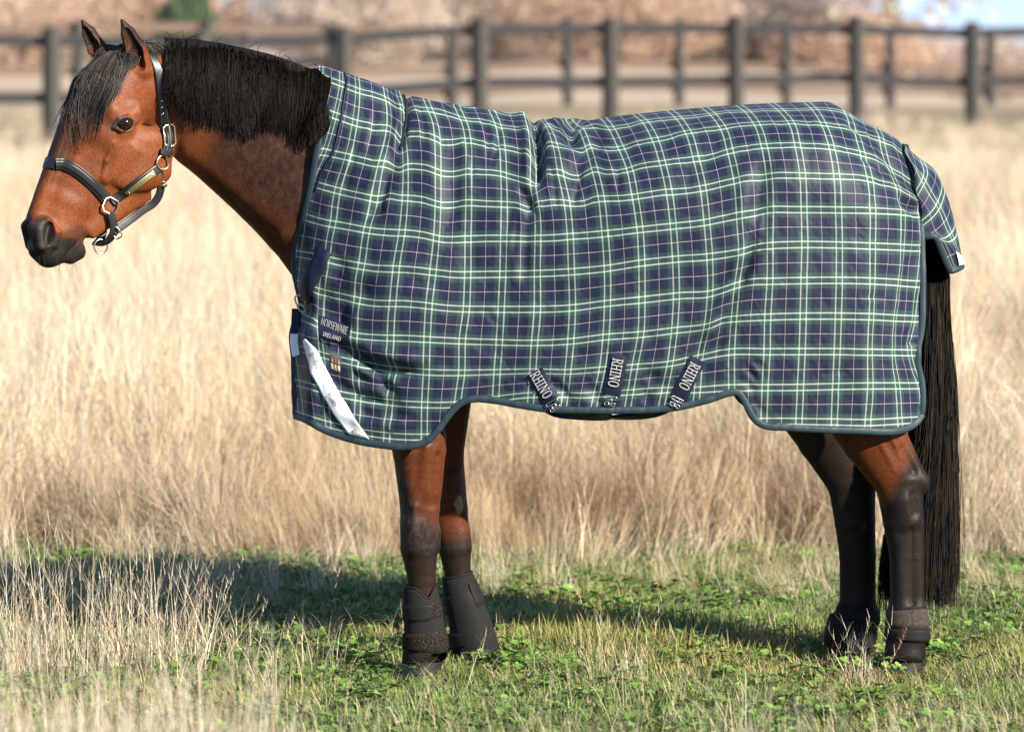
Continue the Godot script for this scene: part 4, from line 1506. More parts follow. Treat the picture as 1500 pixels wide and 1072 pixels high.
# ---------------------------------------------------------------- eyes
func make_eye(near: bool) -> void:
	var at := hp(181.5, 181.5, 0.0770)
	if not near:
		at = mirrored(at)
	var out := (lateral * (1.0 if near else -1.0) + ahead * 0.22 + Vector3(0, 0.04, 0)).normalized()
	var u := Vector3.UP.cross(out).normalized()
	var w := out.cross(u)
	var b := Build.new()
	var n := 26
	for i in n + 1:
		for k in 2 * n:
			var th := PI * i / n
			var d := out * cos(th) + (u * cos(TAU * k / (2.0 * n)) + w * sin(TAU * k / (2.0 * n))) * sin(th)
			b.v.append(at + d * 0.0265)
			b.n.append(d)
			var e := Vector2(d.dot(u) / 1.25, d.dot(w))
			var c := lin(0.45, 0.40, 0.36)
			c = c.lerp(lin(0.026, 0.010, 0.006), 1.0 - smoothstep(0.72, 0.76, e.length()))
			c = c.lerp(lin(0.012, 0.006, 0.004), smoothstep(0.62, 0.70, e.length()) * (1.0 - smoothstep(0.74, 0.77, e.length())))
			c = c.lerp(lin(0.003, 0.003, 0.004), 1.0 - smoothstep(0.9, 1.0, Vector2(e.x / 0.36, e.y / 0.22).length()))
			if th > PI * 0.6:
				c = lin(0.02, 0.015, 0.012)
			b.c.append(c)
	for i in n:
		for k in 2 * n:
			var l := (k + 1) % (2 * n)
			b.quad(i * 2 * n + k, i * 2 * n + l, (i + 1) * 2 * n + l, (i + 1) * 2 * n + k)
	var m := paint("wet eye", Color.WHITE, 0.1, 0.4)
	m.vertex_color_use_as_albedo = true
	m.clearcoat_enabled = true
	m.clearcoat = 0.4
	m.clearcoat_roughness = 0.02
	part("eye", b.mesh(m), horse)

# ---------------------------------------------------------------- mane, forelock, tail
var hair_paint: StandardMaterial3D

func hair_tone(gain := 1.15) -> Color:
	var k := rng.randf()
	var f := rng.randf_range(0.6, 1.5) * gain
	return lin(0.025 * f, 0.0205 * f, 0.0185 * f) if k < 0.74 else lin(0.070 * f, 0.054 * f, 0.045 * f)  # the share of paler strands stands in for sunlit glints

func make_mane() -> void:
	var crest := knots([205, 68, 225, 58, 260, 56, 300, 59, 345, 67, 400, 80, 440, 94, 470, 108, 488, 124])
	var tips := knots([205, 90, 232, 120, 250, 158, 275, 174, 300, 178, 330, 190, 355, 198, 380, 190, 420, 198, 450, 208, 470, 212, 484, 196])
	var list := PackedInt32Array()
	for i in 8:
		list.append(head_list[i])
	var full := head_list
	var b := Build.new()
	# dense undercoat that the loose hair lies on
	var cols := 90
	var rows := 26
	for i in cols + 1:
		var x := lerpf(244.0, 474.0, float(i) / cols)
		for j in rows + 1:
			var f := float(j) / rows * 1.35 - 0.35
			var y0 := curve(crest, x)
			var y1 := curve(tips, x) - 44.0
			var clump := fine.get_noise_2d(x * 4.0, f * 30.0) * 0.004
			var p: Vector3
			if f < 0.0:
				p = side(x, lerpf(y0, y0 + 26.0, -f * 2.8), f * 0.13)
			else:
				p = side(x + f * 8.0, lerpf(y0, y1, f), 0.07 * sqrt(f))
			p = lift(p, 0.008 + clump - 0.012 * smoothstep(0.8, 1.0, f), list)
			b.v.append(p)
			b.c.append(lin(0.013, 0.010, 0.009))
	b.smooth()
	for i in cols:
		for j in rows:
			var s := i * (rows + 1) + j
			b.quad(s, s + 1, s + rows + 2, s + rows + 1)
	b.n.resize(0)
	b.smooth()
	for i in 4300:
		var x := rng.randf_range(243.0, 480.0)
		var lock := floorf(x / 9.0)
		var y0 := curve(crest, x)
		var depth := rng.randf_range(-0.30, 1.0)
		var reach := rng.randf_range(0.78, 1.05) if rng.randf() < 0.84 else rng.randf_range(0.4, 0.9)
		reach *= 1.0 + 0.09 * fine.get_noise_1d(x * 4.0) + 0.05 * sin(lock * 7.1)
		var drift := rng.randf_range(-4.0, 6.0) + 16.0 * fine.get_noise_1d(x * 3.0 + 500.0) - 10.0 * smoothstep(455.0, 486.0, x)
		var wave := rng.randf_range(-1.5, 1.5)
		var pts := PackedVector3Array()
		var over := rng.randf_range(0.010, 0.020) + 0.003 * fine.get_noise_1d(x * 6.0) + 0.024 * smoothstep(432.0, 470.0, x)
		var y1 := lerpf(y0, curve(tips, x), reach)
		var start := -0.16 * rng.randf() if depth < 0.6 else rng.randf_range(0.0, 0.35)
		for k in 8:
			var f := lerpf(start, 1.0, k / 7.0)
			var p: Vector3
			if f < 0.0:
				p = side(x - 2.0, y0 - f * 20.0, f * 0.13)
			else:
				p = side(x + drift * f * f + wave * sin(f * 5.0), lerpf(y0, y1, f), 0.068 * sqrt(f) * (1.0 - 0.1 * f))
			pts.append(lift(p, over, list))
		b.hair(pts, 0.0011, 0.0004, hair_tone(1.45 + 1.3 * fine.get_noise_1d(x * 7.0 + 90.0)))
	# wisps that stand off the crest
	for i in 28:
		var x := rng.randf_range(236.0, 470.0)
		var y0 := curve(crest, x)
		var p0 := side(x, y0, rng.randf_range(-0.02, 0.02))
		p0 = lift(p0, 0.006, list)
		var d := Vector3(rng.randf_range(-0.02, 0.04), rng.randf_range(0.002, 0.018), rng.randf_range(-0.01, 0.03))
		b.hair(along([p0, p0 + d * 0.7 + Vector3(0, 0.002, 0), p0 + d * 1.5], 2), 0.0008, 0.0003, hair_tone())
	part("mane", b.mesh(hair_paint), horse)
	# forelock
	var fb := Build.new()
	for i in 1700:
		var q := rng.randf()
		var lock := floorf(q * 18.0)
		var root := Vector3(lerpf(156, 196, q) + rng.randf_range(-8, 8), lerpf(70, 80, q) + rng.randf_range(-6, 8), lerpf(-0.03, 0.035, q))
		var ctrl := Vector3(lerpf(112, 172, q) + rng.randf_range(-5, 5), lerpf(108, 118, q) + rng.randf_range(-6, 6), lerpf(-0.05, 0.07, q))
		var long := rng.randf_range(0.45, 0.98) * (1.0 + 0.16 * sin(lock * 3.3))
		var tip := Vector3(lerpf(95, 150, q) + rng.randf_range(-7, 7) + 4.0 * sin(lock * 5.0), lerpf(166, 178, q) + 18.0 * sin(q * PI) + rng.randf_range(-6, 8), lerpf(-0.055, 0.082, q))
		var over := rng.randf_range(0.002, 0.010) + 0.010 * absf(sin(lock * 2.1 + 0.5))
		var pts := PackedVector3Array()
		for k in 8:
			var f := k / 7.0 * long
			var r := root.lerp(ctrl, f).lerp(ctrl.lerp(tip, f), f)
			pts.append(lift(hp(r.x, r.y, r.z), over, full))
		fb.hair(pts, 0.0012, 0.0004, hair_tone())
	# hair between the ears, running back into the mane
	for i in 700:
		var x := rng.randf_range(168, 222)
		var l := rng.randf_range(-0.04, 0.035)
		var p := PackedVector3Array()
		var len_ := rng.randf_range(18, 46)
		var dip := rng.randf_range(4, 26)
		for k in 6:
			var f := k / 5.0
			p.append(lift(hp(x + len_ * f, 76.0 - 16.0 * smoothstep(165, 215, x + len_ * f) + dip * f * f, l + 0.012 * f), rng.randf_range(0.007, 0.012), full))
		fb.hair(p, 0.0012, 0.0005, hair_tone())
	part("forelock", fb.mesh(hair_paint), horse)
	# lashes
	var eb := Build.new()
	for i in 26:
		var f := i / 25.0
		var w := hp(lerpf(170, 196, f), 182.0 - 11.0 * sin(f * 2.6), 0.0935 - 0.006 * absf(f - 0.5))
		var d := (lateral * 0.8 + Vector3(rng.randf_range(-0.4, 0.4), -0.45, 0)).normalized() * rng.randf_range(0.010, 0.017)
		eb.hair(along([w, w + d * 0.5, w + d + Vector3(0, -0.003, 0)], 2), 0.0006, 0.0003, lin(0.012, 0.010, 0.009))
	part("lashes", eb.mesh(hair_paint), horse).set_meta("kind", "stuff")
	# whiskers and chin hair
	var wb := Build.new()
	for i in 34:
		var q := Vector2(rng.randf_range(44, 122), rng.randf_range(372, 392))
		var w := on_body(q.x, q.y, full)
		var d := (slope(w, full) * 0.4 + Vector3(rng.randf_range(-0.5, 0.4), -0.9, rng.randf_range(-0.2, 0.3))).normalized() * rng.randf_range(0.010, 0.034)
		wb.hair(along([w, w + d * 0.5 + Vector3(0, -0.001, 0), w + d + Vector3(0, -0.006, 0)], 2), 0.0005, 0.0002, lin(0.04, 0.03, 0.025))
	part("whiskers", wb.mesh(hair_paint), horse).set_meta("kind", "stuff")

func make_tail() -> void:
	var b := Build.new()
	# the docked core
	var core := PackedVector3Array(along([side(1345, 250, 0), side(1366, 310, 0), side(1372, 380, 0), side(1370, 480, 0), side(1366, 600, 0)], 6))
	var rad := PackedFloat32Array()
	for i in core.size():
		rad.append(0.030 + 0.006 * sin(i * 0.4))
	b.tube(core, rad, 10)
	b.smooth()
	for i in b.v.size():
		b.c.append(lin(0.012, 0.010, 0.009))
	for i in 5000:
		var a := rng.randf() * TAU
		var rr := sqrt(rng.randf())
		var q := Vector2(cos(a) * rr, sin(a) * rr)
		var from := rng.randf_range(0.0, 0.35)
		var lock := floorf(atan2(q.y, q.x) * 4.0)
		var stop := rng.randf_range(0.90, 1.0) if rng.randf() < 0.66 else rng.randf_range(0.5, 0.97)
		stop += 0.02 * sin(lock * 3.0)
		var pts := PackedVector3Array()
		var wob := rng.randf_range(-3.0, 3.0)
		var stray := rng.randf_range(1.0, 1.16) if rng.randf() > 0.94 else 1.0
		for k in 13:
			var f := lerpf(from, stop, k / 12.0)
			var y := lerpf(330.0, 892.0, f)
			var mid := curve(TAIL_MID, y)
			var half := curve(TAIL_HALF, y)
			var deep := 0.040 + 0.045 * smoothstep(0.1, 0.6, f)
			pts.append(side(mid + q.x * half * stray + 1.4 * wob * sin(f * 11.0 + q.x * 9.0 + q.y * 5.0 + wob) + 5.0 * f * fine.get_noise_2d(q.x * 30.0 + f * 40.0, q.y * 30.0), y, q.y * deep))
		b.hair(pts, 0.0010, 0.0005, hair_tone(2.7))
	part("tail", b.mesh(hair_paint), horse)

var TAIL_MID := PackedVector2Array([Vector2(330, 1368), Vector2(400, 1371), Vector2(480, 1371), Vector2(560, 1371), Vector2(650, 1366), Vector2(720, 1358), Vector2(800, 1349), Vector2(895, 1343)])
var TAIL_HALF := PackedVector2Array([Vector2(330, 15), Vector2(400, 18), Vector2(480, 21), Vector2(560, 28), Vector2(650, 37), Vector2(720, 47), Vector2(800, 57), Vector2(895, 60)])

# ---------------------------------------------------------------- boots
# a sleeve round a leg: stations (x, y, half width, depth) in the drawing at z; top(a) and bottom(a) give where it begins and ends (0..1) at the angle a, 0 = outwards to the viewer
func sleeve(st: Array, z: float, from: Callable, to: Callable, off: float, a0 := 0.0, a1 := TAU, rows := 26, cols := 48) -> Build:
	var xs := PackedVector2Array()
	var ys := PackedVector2Array()
	var hw := PackedVector2Array()
	var dp := PackedVector2Array()
	for i in st.size():
		var t := float(i) / (st.size() - 1)
		xs.append(Vector2(t, st[i][0]))
		ys.append(Vector2(t, st[i][1]))
		hw.append(Vector2(t, st[i][2]))
		dp.append(Vector2(t, st[i][3]))
	var b := Build.new()
	for i in cols + 1:
		var a := lerpf(a0, a1, float(i) / cols)
		var f0: float = from.call(a)
		var f1: float = to.call(a)
		for j in rows + 1:
			var t := lerpf(f0, f1, float(j) / rows)
			var c := side(curve(xs, t), curve(ys, t), z)
			var lean := Vector3(curve(xs, t + 0.02) - curve(xs, t - 0.02), -(curve(ys, t + 0.02) - curve(ys, t - 0.02)), 0).normalized()
			var acr := Vector3(-lean.y, lean.x, 0)
			var edge := off * (0.35 if j == 0 or j == rows else 1.0)
			b.v.append(c + acr * (sin(a) * (curve(hw, t) / 500.0 + edge)) + Vector3.BACK * (cos(a) * (curve(dp, t) + edge)))
			b.uv.append(Vector2(a * 0.04, curve(ys, t) / 500.0))
	for i in cols:
		for j in rows:
			var s := i * (rows + 1) + j
			b.quad(s, s + rows + 1, s + rows + 2, s + 1)
	return b

func rim_of(b: Build, rows: int, row: int) -> PackedVector3Array:
	var p := PackedVector3Array()
	for i in range(0, b.v.size() / (rows + 1)):
		p.append(b.v[i * (rows + 1) + row])
	return p

func boot(called: String, label: String, st: Array, z: float, top: Callable, bottom: Callable, bands: Array, mud: bool) -> Node3D:
	var first: Array = st[st.size() - 1]
	var base := side(first[0], 980, z)
	var o := thing(called, label, "leg boot", base, "protective boots on the horse's legs")
	var shell := sleeve(st, z, top, bottom, 0.006)
	part("shell", shell.mesh(neoprene), o)
	for row in [0, 26]:
		var t := Build.new()
		t.tube(rim_of(shell, 26, row), PackedFloat32Array([0.0042]), 6)
		part("edge_binding", t.mesh(rubber), o)
	for q in bands:
		var f0: float = q[0]
		var f1: float = q[1]
		var s := sleeve(st, z, func(_a: float) -> float: return f0, func(_a: float) -> float: return f1, q[4], q[2], q[3], 8, 40)
		part(q[5], s.mesh(dusty if q[5] == "dusty_strap" else muddy if q[6] else rubber), o)
	return o

var neoprene: StandardMaterial3D
var rubber: StandardMaterial3D
var muddy: StandardMaterial3D
var dusty: StandardMaterial3D

func make_boots() -> void:
	rubber = paint("black rubber", lin(0.012, 0.0115, 0.011), 0.68, 0.3)
	rubber.normal_enabled = true
	rubber.normal_texture = noise_texture(256, 0.12, 3.0, 3, 31)
	rubber.normal_scale = 0.4
	triplanar(rubber, 9.0)
	muddy = paint("muddy rubber", Color.WHITE, 0.85, 0.2)
	var g := tone_texture(512, 0.05, lin(0.011, 0.010, 0.010).linear_to_srgb(), lin(0.012, 0.011, 0.011).linear_to_srgb(), 5, 77)
	var ramp: Gradient = g.color_ramp
	ramp.add_point(0.60, lin(0.016, 0.014, 0.012).linear_to_srgb())
	ramp.add_point(0.72, lin(0.066, 0.047, 0.030).linear_to_srgb())
	ramp.set_color(ramp.get_point_count() - 1, lin(0.16, 0.10, 0.055).linear_to_srgb())
	muddy.albedo_texture = g
	triplanar(muddy, 5.0)
	dusty = paint("dusty strap", Color.WHITE, 0.9, 0.2)
	dusty.albedo_texture = tone_texture(512, 0.03, lin(0.030, 0.026, 0.022).linear_to_srgb(), lin(0.095, 0.078, 0.060).linear_to_srgb(), 5, 79)
	triplanar(dusty, 5.0)
	# air-holed neoprene
	neoprene = paint("air-holed neoprene", lin(0.02, 0.02, 0.02), 0.8, 0.25)
	var im := Image.create(128, 128, false, Image.FORMAT_RGB8)
	for y in 128:
		for x in 128:
			var h := 1.0
			for q in [Vector2(32, 32), Vector2(96, 32), Vector2(0, 96), Vector2(64, 96), Vector2(128, 96)]:
				h = minf(h, smoothstep(14.0, 24.0, q.distance_to(Vector2(x, y))))
			im.set_pixel(x, y, Color(h, h, h))
	var al := Image.create(128, 128, false, Image.FORMAT_RGB8)
	for y in 128:
		for x in 128:
			var h := im.get_pixel(x, y).r
			al.set_pixel(x, y, lin(0.006, 0.006, 0.006).lerp(lin(0.024, 0.023, 0.022), h).linear_to_srgb())
	neoprene.albedo_color = Color.WHITE
	neoprene.albedo_texture = ImageTexture.create_from_image(al)
	im.bump_map_to_normal_map(6.0)
	neoprene.normal_enabled = true
	neoprene.normal_texture = ImageTexture.create_from_image(im)
	neoprene.uv1_scale = Vector3(95, 75, 1)
	var one_ := func(v: float) -> Callable: return func(_a: float) -> float: return v
	# near foreleg: notch at the front of the top edge, arched lower edge
	var notch := func(a: float) -> float:
		var d := wrapf(a - 0.42, -PI, PI)
		return 0.02 + 0.15 * exp(-d * d * 5.0)
	var arch := func(a: float) -> float:
		var d := wrapf(a - 0.95, -PI, PI)
		return 0.98 - 0.26 * exp(-d * d * 1.4)
	var near_fore := [[616.5, 856, 21.5, 0.036], [617, 878, 23.5, 0.040], [619.5, 902, 25, 0.042], [622, 925, 27, 0.045], [623.5, 948, 29, 0.048], [622, 972, 31, 0.050]]
	boot("leg_boot", "black two-strap boot on the near foreleg, splashed with mud, nearest the chest", near_fore, 0.13, notch, arch,
		[[0.22, 0.45, -2.3, 0.42, 0.0105, "strap", false], [0.21, 0.44, 0.44, 2.0, 0.0085, "strap_end", true], [0.58, 0.84, -2.2, 1.15, 0.0115, "strap", true], [0.57, 0.83, 1.17, 2.2, 0.0095, "strap_end", false]], true)
	# far foreleg, smooth guard towards us
	var far_fore := [[670, 842, 21, 0.036], [675, 866, 23, 0.040], [683, 893, 26, 0.042], [690, 920, 29, 0.045], [697, 948, 31, 0.048], [703, 972, 30, 0.048]]
	boot("leg_boot", "black boot with a smooth guard on the far foreleg, behind the near fore", far_fore, -0.115, one_.call(0.0), one_.call(0.97),
		[[0.17, 0.93, -0.62, 0.55, 0.012, "guard", false], [0.19, 0.42, -1.9, -0.6, 0.0105, "strap", false], [0.58, 0.76, -1.9, -0.35, 0.014, "strap", false], [0.08, 0.40, 0.6, 1.7, 0.0105, "strap_end", false]], false)
	var near_hind := [[1329.5, 888, 24.5, 0.036], [1330, 904, 26, 0.040], [1330, 920, 28, 0.044], [1329, 938, 30, 0.046], [1327, 952, 30, 0.046]]
	boot("leg_boot", "short fetlock boot with a dusty strap on the near hind leg", near_hind, 0.13, one_.call(0.0), func(a: float) -> float: return 0.78 + 0.16 * cos(a - PI),
		[[0.02, 0.46, -2.4, 1.15, 0.011, "dusty_strap", true], [0.02, 0.46, 1.17, 2.0, 0.009, "strap_end", true], [0.47, 0.72, -2.0, 2.0, 0.009, "lower_band", false]], true)
	var far_hind := [[1257, 888, 27, 0.036], [1255, 904, 31, 0.042], [1250, 922, 34, 0.048], [1248, 940, 34, 0.05], [1250, 955, 32, 0.048]]
	boot("leg_boot", "short black fetlock boot with a rounded cup on the far hind leg", far_hind, -0.13, one_.call(0.0), one_.call(0.98),
		[[0.25, 0.95, -2.1, -0.25, 0.014, "cup", false], [0.02, 0.3, -0.3, 2.0, 0.010, "strap", false]], false)

func make_hooves() -> void:
	var m := paint("horn", lin(0.014, 0.012, 0.010), 0.6)
	for q in [[621, 0.135, 1.0], [704, -0.10, 1.0], [1330, 0.135, 1.0], [1252, -0.125, 1.0]]:
		var b := Build.new()
		var rows := [[0.052, 0.048, 0.0], [0.056, 0.030, 0.0], [0.062, 0.010, 0.0], [0.063, -0.004, 0.0]]
		var p := side(q[0], 980, q[1])
		for i in rows.size():
			for k in 24:
				var a := TAU * k / 24.0
				var r: float = rows[i][0]
				b.v.append(Vector3(p.x - 0.010 * i + cos(a) * r * 1.08, rows[i][1], p.z + sin(a) * r * 0.92))
		for i in rows.size() - 1:
			for k in 24:
				var l := (k + 1) % 24
				b.quad(i * 24 + k, (i + 1) * 24 + k, (i + 1) * 24 + l, i * 24 + l)
		part("hoof", b.mesh(m), horse)

# ---------------------------------------------------------------- the field
func ground(x: float, z: float) -> float:
	var s := clampf(-z - 2.4, 0.0, 38.0)
	var h := 0.0345 * s * smoothstep(0.0, 3.0, s)
	if z < -44.0:
		var r := -44.0 - z
		var tall := lerpf(0.062, 0.0, smoothstep(5.0, 9.0, x))
		h += tall * r * smoothstep(0.0, 8.0, r) * (1.0 if r < 40.0 else 40.0 / r)
	h += wide.get_noise_2d(x * 6.0, z * 6.0) * 0.16 * smoothstep(3.0, 12.0, -z)
	if z > -4.0 and z < 8.0:
		h += fine.get_noise_2d(x * 14.0, z * 14.0) * 0.012
	return h

func make_ground() -> void:
	var xs := PackedFloat32Array()
	var zs := PackedFloat32Array()
	var x := -160.0
	while x <= 160.0:
		xs.append(x)
		x += 0.12 if absf(x) < 2.6 else 0.5 if absf(x) < 14.0 else 6.0 if absf(x) < 70.0 else 15.0
	var z := -320.0
	while z <= 60.0:
		zs.append(z)
		z += 0.12 if z > -3.6 and z < 2.0 else 0.5 if z > -30.0 and z < 10.0 else 2.0 if z > -110.0 else 15.0
	var b := Build.new()
	for zz in zs:
		for xx in xs:
			b.v.append(Vector3(xx, ground(xx, zz), zz))
			var n := wide.get_noise_2d(xx * 20.0, zz * 20.0)
			var soil := lin(0.050, 0.040, 0.024)
			var straw := lin(0.44, 0.35, 0.23)
			var litter := lin(0.66, 0.53, 0.41).lerp(lin(0.70, 0.58, 0.45), clampf(0.5 + n, 0, 1))
			var c := soil.lerp(straw, smoothstep(2.0, 5.0, -zz + n * 1.5))
			c = c.lerp(litter, smoothstep(40.0, 50.0, -zz))
			c = c.lerp(straw, smoothstep(4.5, 8.0, zz) * 0.7)
			b.c.append(c)
	for j in zs.size() - 1:
		for i in xs.size() - 1:
			var s := j * xs.size() + i
			b.quad(s, s + 1, s + xs.size() + 1, s + xs.size())
	var m := paint("soil", Color.WHITE, 0.95, 0.2)
	m.vertex_color_use_as_albedo = true
	m.albedo_texture = tone_texture(512, 0.03, Color(0.55, 0.55, 0.55), Color(1, 1, 1), 5, 12)
	m.uv1_triplanar = true
	m.uv1_world_triplanar = true
	m.uv1_scale = Vector3.ONE * 0.7
	tag(part("ground", b.mesh(m), self), "rough field rising gently from the horse to the wood", "", "", "structure")

func leafy(called: String, c: Color, glow := 0.35) -> StandardMaterial3D:
	var m := paint(called, c, 0.6, 0.3)
	m.vertex_color_use_as_albedo = true
	m.backlight_enabled = true
	m.backlight = Color(glow, glow, glow)
	return m

# a tuft of blades; the tone is varied blade by blade
func tuft(count: int, spread: float, tall: Vector2, lean: Vector2, w: Vector2, tones: Array, heads := 0.0, curl := 1.1) -> Build:
	var b := Build.new()
	for i in count:
		var a := rng.randf() * TAU
		var r := sqrt(rng.randf()) * spread
		var t: Color = tones[rng.randi() % tones.size()]
		t = t * rng.randf_range(0.75, 1.2)
		t.a = 1.0
		var h := rng.randf_range(tall.x, tall.y)
		var turn := rng.randf() * TAU if rng.randf() < 0.5 else a + rng.randf_range(-0.7, 0.7)
		var ln := rng.randf_range(lean.x, lean.y)
		b.blade(Vector3(cos(a) * r, -0.01, sin(a) * r), turn, h, ln, rng.randf_range(w.x, w.y), t, curl, 4)
		if rng.randf() < heads:
			var d := Vector3(cos(turn), 0, sin(turn))
			var top := Vector3(cos(a) * r, -0.01, sin(a) * r) + d * (h * ln) + Vector3.UP * (h * sqrt(maxf(1.0 - ln * ln * 0.7, 0.05)))
			for k in 7:
				b.blade(top - Vector3.UP * (0.012 * k) - d * (0.006 * k), rng.randf() * TAU, rng.randf_range(0.012, 0.03), rng.randf_range(0.3, 0.8), 0.002, t, 1.0, 1)
	return b

func stand_on(x: float, z: float, s: float, turn: float, squash := 1.0, tilt := Vector2.ZERO) -> Transform3D:
	var b := Basis(Vector3.UP, turn).scaled(Vector3(s, s * squash, s))
	if tilt != Vector2.ZERO:
		b = Basis(Vector3(tilt.y, 0, -tilt.x).normalized(), tilt.length()) * b
	return Transform3D(b, Vector3(x, ground(x, z), z))

func clear_of_legs(x: float, z: float) -> bool:
	for q in [[-0.27, 0.13], [-0.10, -0.11], [1.15, 0.13], [0.99, -0.13]]:
		if Vector2(x - q[0], z - q[1]).length() < 0.075:
			return false
	return true

func make_grass() -> void:
	var green := [lin(0.145, 0.235, 0.048), lin(0.185, 0.275, 0.068), lin(0.105, 0.185, 0.040), lin(0.23, 0.29, 0.10), lin(0.37, 0.35, 0.18)]
	var straw := [lin(0.63, 0.53, 0.39), lin(0.56, 0.45, 0.31), lin(0.71, 0.63, 0.50), lin(0.50, 0.39, 0.26), lin(0.65, 0.54, 0.38)]
	var gm := leafy("green grass", Color.WHITE, 0.5)
	var sm := leafy("dry grass", Color.WHITE, 0.5)
	# short green sward round the hooves
	var made := []
	for k in 4:
		made.append(tuft(64, 0.075, Vector2(0.02, 0.078), Vector2(0.15, 0.95), Vector2(0.0022, 0.0045), green).mesh(gm))
	for k in 4:
		var spots := []
		var tones := PackedColorArray()
		for i in 1500:
			var z := rng.randf_range(-3.3, 1.7)
			var x := rng.randf_range(-2.3, 2.3)
			var bare := wide.get_noise_2d(x * 34.0 + 50.0, z * 34.0)
			var far := smoothstep(-1.5, -2.9, z + bare * 0.7)
			if rng.randf() < far * 0.85 or not clear_of_legs(x, z):
				continue
			var trodden := 0.72 if z > -0.25 and z < 0.5 and (absf(x + 0.2) < 0.34 or absf(x - 1.1) < 0.34) else 1.0
			spots.append(stand_on(x, z, rng.randf_range(0.7, 1.25), rng.randf() * TAU, rng.randf_range(0.7, 1.2) * trodden * (1.4 if z > -0.75 and z < -0.15 and x > -0.05 and x < 0.95 else 1.0)))
			var f := rng.randf_range(0.75, 1.15)
			var yellow := clampf(bare * 1.4 + 0.1, 0.0, 0.6)
			tones.append(Color(f * (1.0 + yellow), f * (1.0 + yellow * 0.3), f * (1.0 + yellow * 0.5)))
		many("green_grass", made[k], spots, tones, "short green grass round the horse's hooves", "grass")
	# dead thatch lying between the blades
	var thatch := []
	for k in 2:
		thatch.append(tuft(18, 0.11, Vector2(0.04, 0.13), Vector2(0.86, 1.05), Vector2(0.0016, 0.0036), [lin(0.46, 0.38, 0.25), lin(0.34, 0.25, 0.15), lin(0.56, 0.48, 0.34), lin(0.24, 0.16, 0.09)], 0.0, 0.15).mesh(sm))
	for k in 2:
		var spots := []
		var tones := PackedColorArray()
		for i in 330:
			var z := rng.randf_range(-3.0, 1.6)
			var x := rng.randf_range(-2.3, 2.3)
			if not clear_of_legs(x, z):
				continue
			var t := stand_on(x, z, rng.randf_range(0.7, 1.2), rng.randf() * TAU)
			t.origin.y += rng.randf_range(-0.01, 0.02)
			spots.append(t)
			tones.append(Color(1, 1, 1) * rng.randf_range(0.7, 1.2))
		many("thatch", thatch[k], spots, tones, "dead grass lying among the green blades", "grass")
	# clover leaves
	var cb := Build.new()
	for k in 12:
		var o := Vector3(rng.randf_range(-0.05, 0.05), rng.randf_range(0.025, 0.06), rng.randf_range(-0.05, 0.05))
		var t: Color = green[rng.randi() % 4]
		t = t * 1.05
		var tilt := Basis(Vector3(rng.randf_range(-1, 1), 0, rng.randf_range(-1, 1)).normalized(), rng.randf_range(0.1, 0.7))
		for l in 3:
			var a := TAU * l / 3.0 + k
			var s := cb.v.size()
			var r := rng.randf_range(0.0042, 0.0072)
			var c: Vector3 = Vector3(cos(a), 0.1, sin(a)) * r
			cb.v.append(o + tilt * Vector3.ZERO)
			cb.c.append(t)
			for j in 7:
				var w := a + PI + TAU * (j + 0.5) / 7.0
				cb.v.append(o + tilt * (c + Vector3(cos(w) * r * 0.95, 0.0015 * (j % 2), sin(w) * r * 0.95)))
				cb.c.append(t)
			for j in 6:
				cb.tri(s, s + 1 + j, s + 2 + j)
	var leafs := []
	var leaf_tones := PackedColorArray()
	for i in 3300:
		var z := rng.randf_range(-2.9, 1.5)
		var x := rng.randf_range(-2.2, 2.2)
		if not clear_of_legs(x, z) or wide.get_noise_2d(x * 40.0, z * 40.0 + 70.0) < -0.25:
			continue
		leafs.append(stand_on(x, z, rng.randf_range(0.55, 1.35), rng.randf() * TAU, rng.randf_range(0.6, 1.0)))
		var f := rng.randf_range(0.6, 1.3)
		leaf_tones.append(Color(f * 0.95, f, f))
	many("clover", cb.mesh(gm), leafs, leaf_tones, "clover leaves growing among the short grass", "clover")
	# bleached stalks lying and standing in the sward
	var stalk := []
	for k in 3:
		stalk.append(tuft(10, 0.10, Vector2(0.06, 0.26), Vector2(0.3, 1.0), Vector2(0.0012, 0.0028), straw, 0.2).mesh(sm))
	for k in 3:
		var spots := []
		var tones := PackedColorArray()
		for i in 310:
			var z := rng.randf_range(-2.8, 2.2)
			var x := rng.randf_range(-2.3, 2.3)
			if not clear_of_legs(x, z) or (x > -0.6 and wide.get_noise_2d(x * 30.0, z * 30.0) < -0.1 and z < 0.1):
				continue
			var by_legs := 0.35 if z > -0.2 and z < 0.8 and (absf(x + 0.2) < 0.28 or absf(x - 1.1) < 0.28) else 1.0
			spots.append(stand_on(x, z, rng.randf_range(0.6, 1.1) * by_legs * (1.0 if z > 0.15 or x < -0.8 else 0.75), rng.randf() * TAU))
			var f := rng.randf_range(0.7, 1.1)
			tones.append(Color(f, f, f))
		many("dry_stalks", stalk[k], spots, tones, "bleached stalks scattered through the green grass", "grass")
	# the tall dry field behind: leaning this way and that in patches
	var tall := []
	for k in 6:
		tall.append(tuft(40, 0.12, Vector2(0.22, 0.70), Vector2(0.05, 0.95), Vector2(0.0022, 0.0052), straw, 0.25, 0.6).mesh(sm))
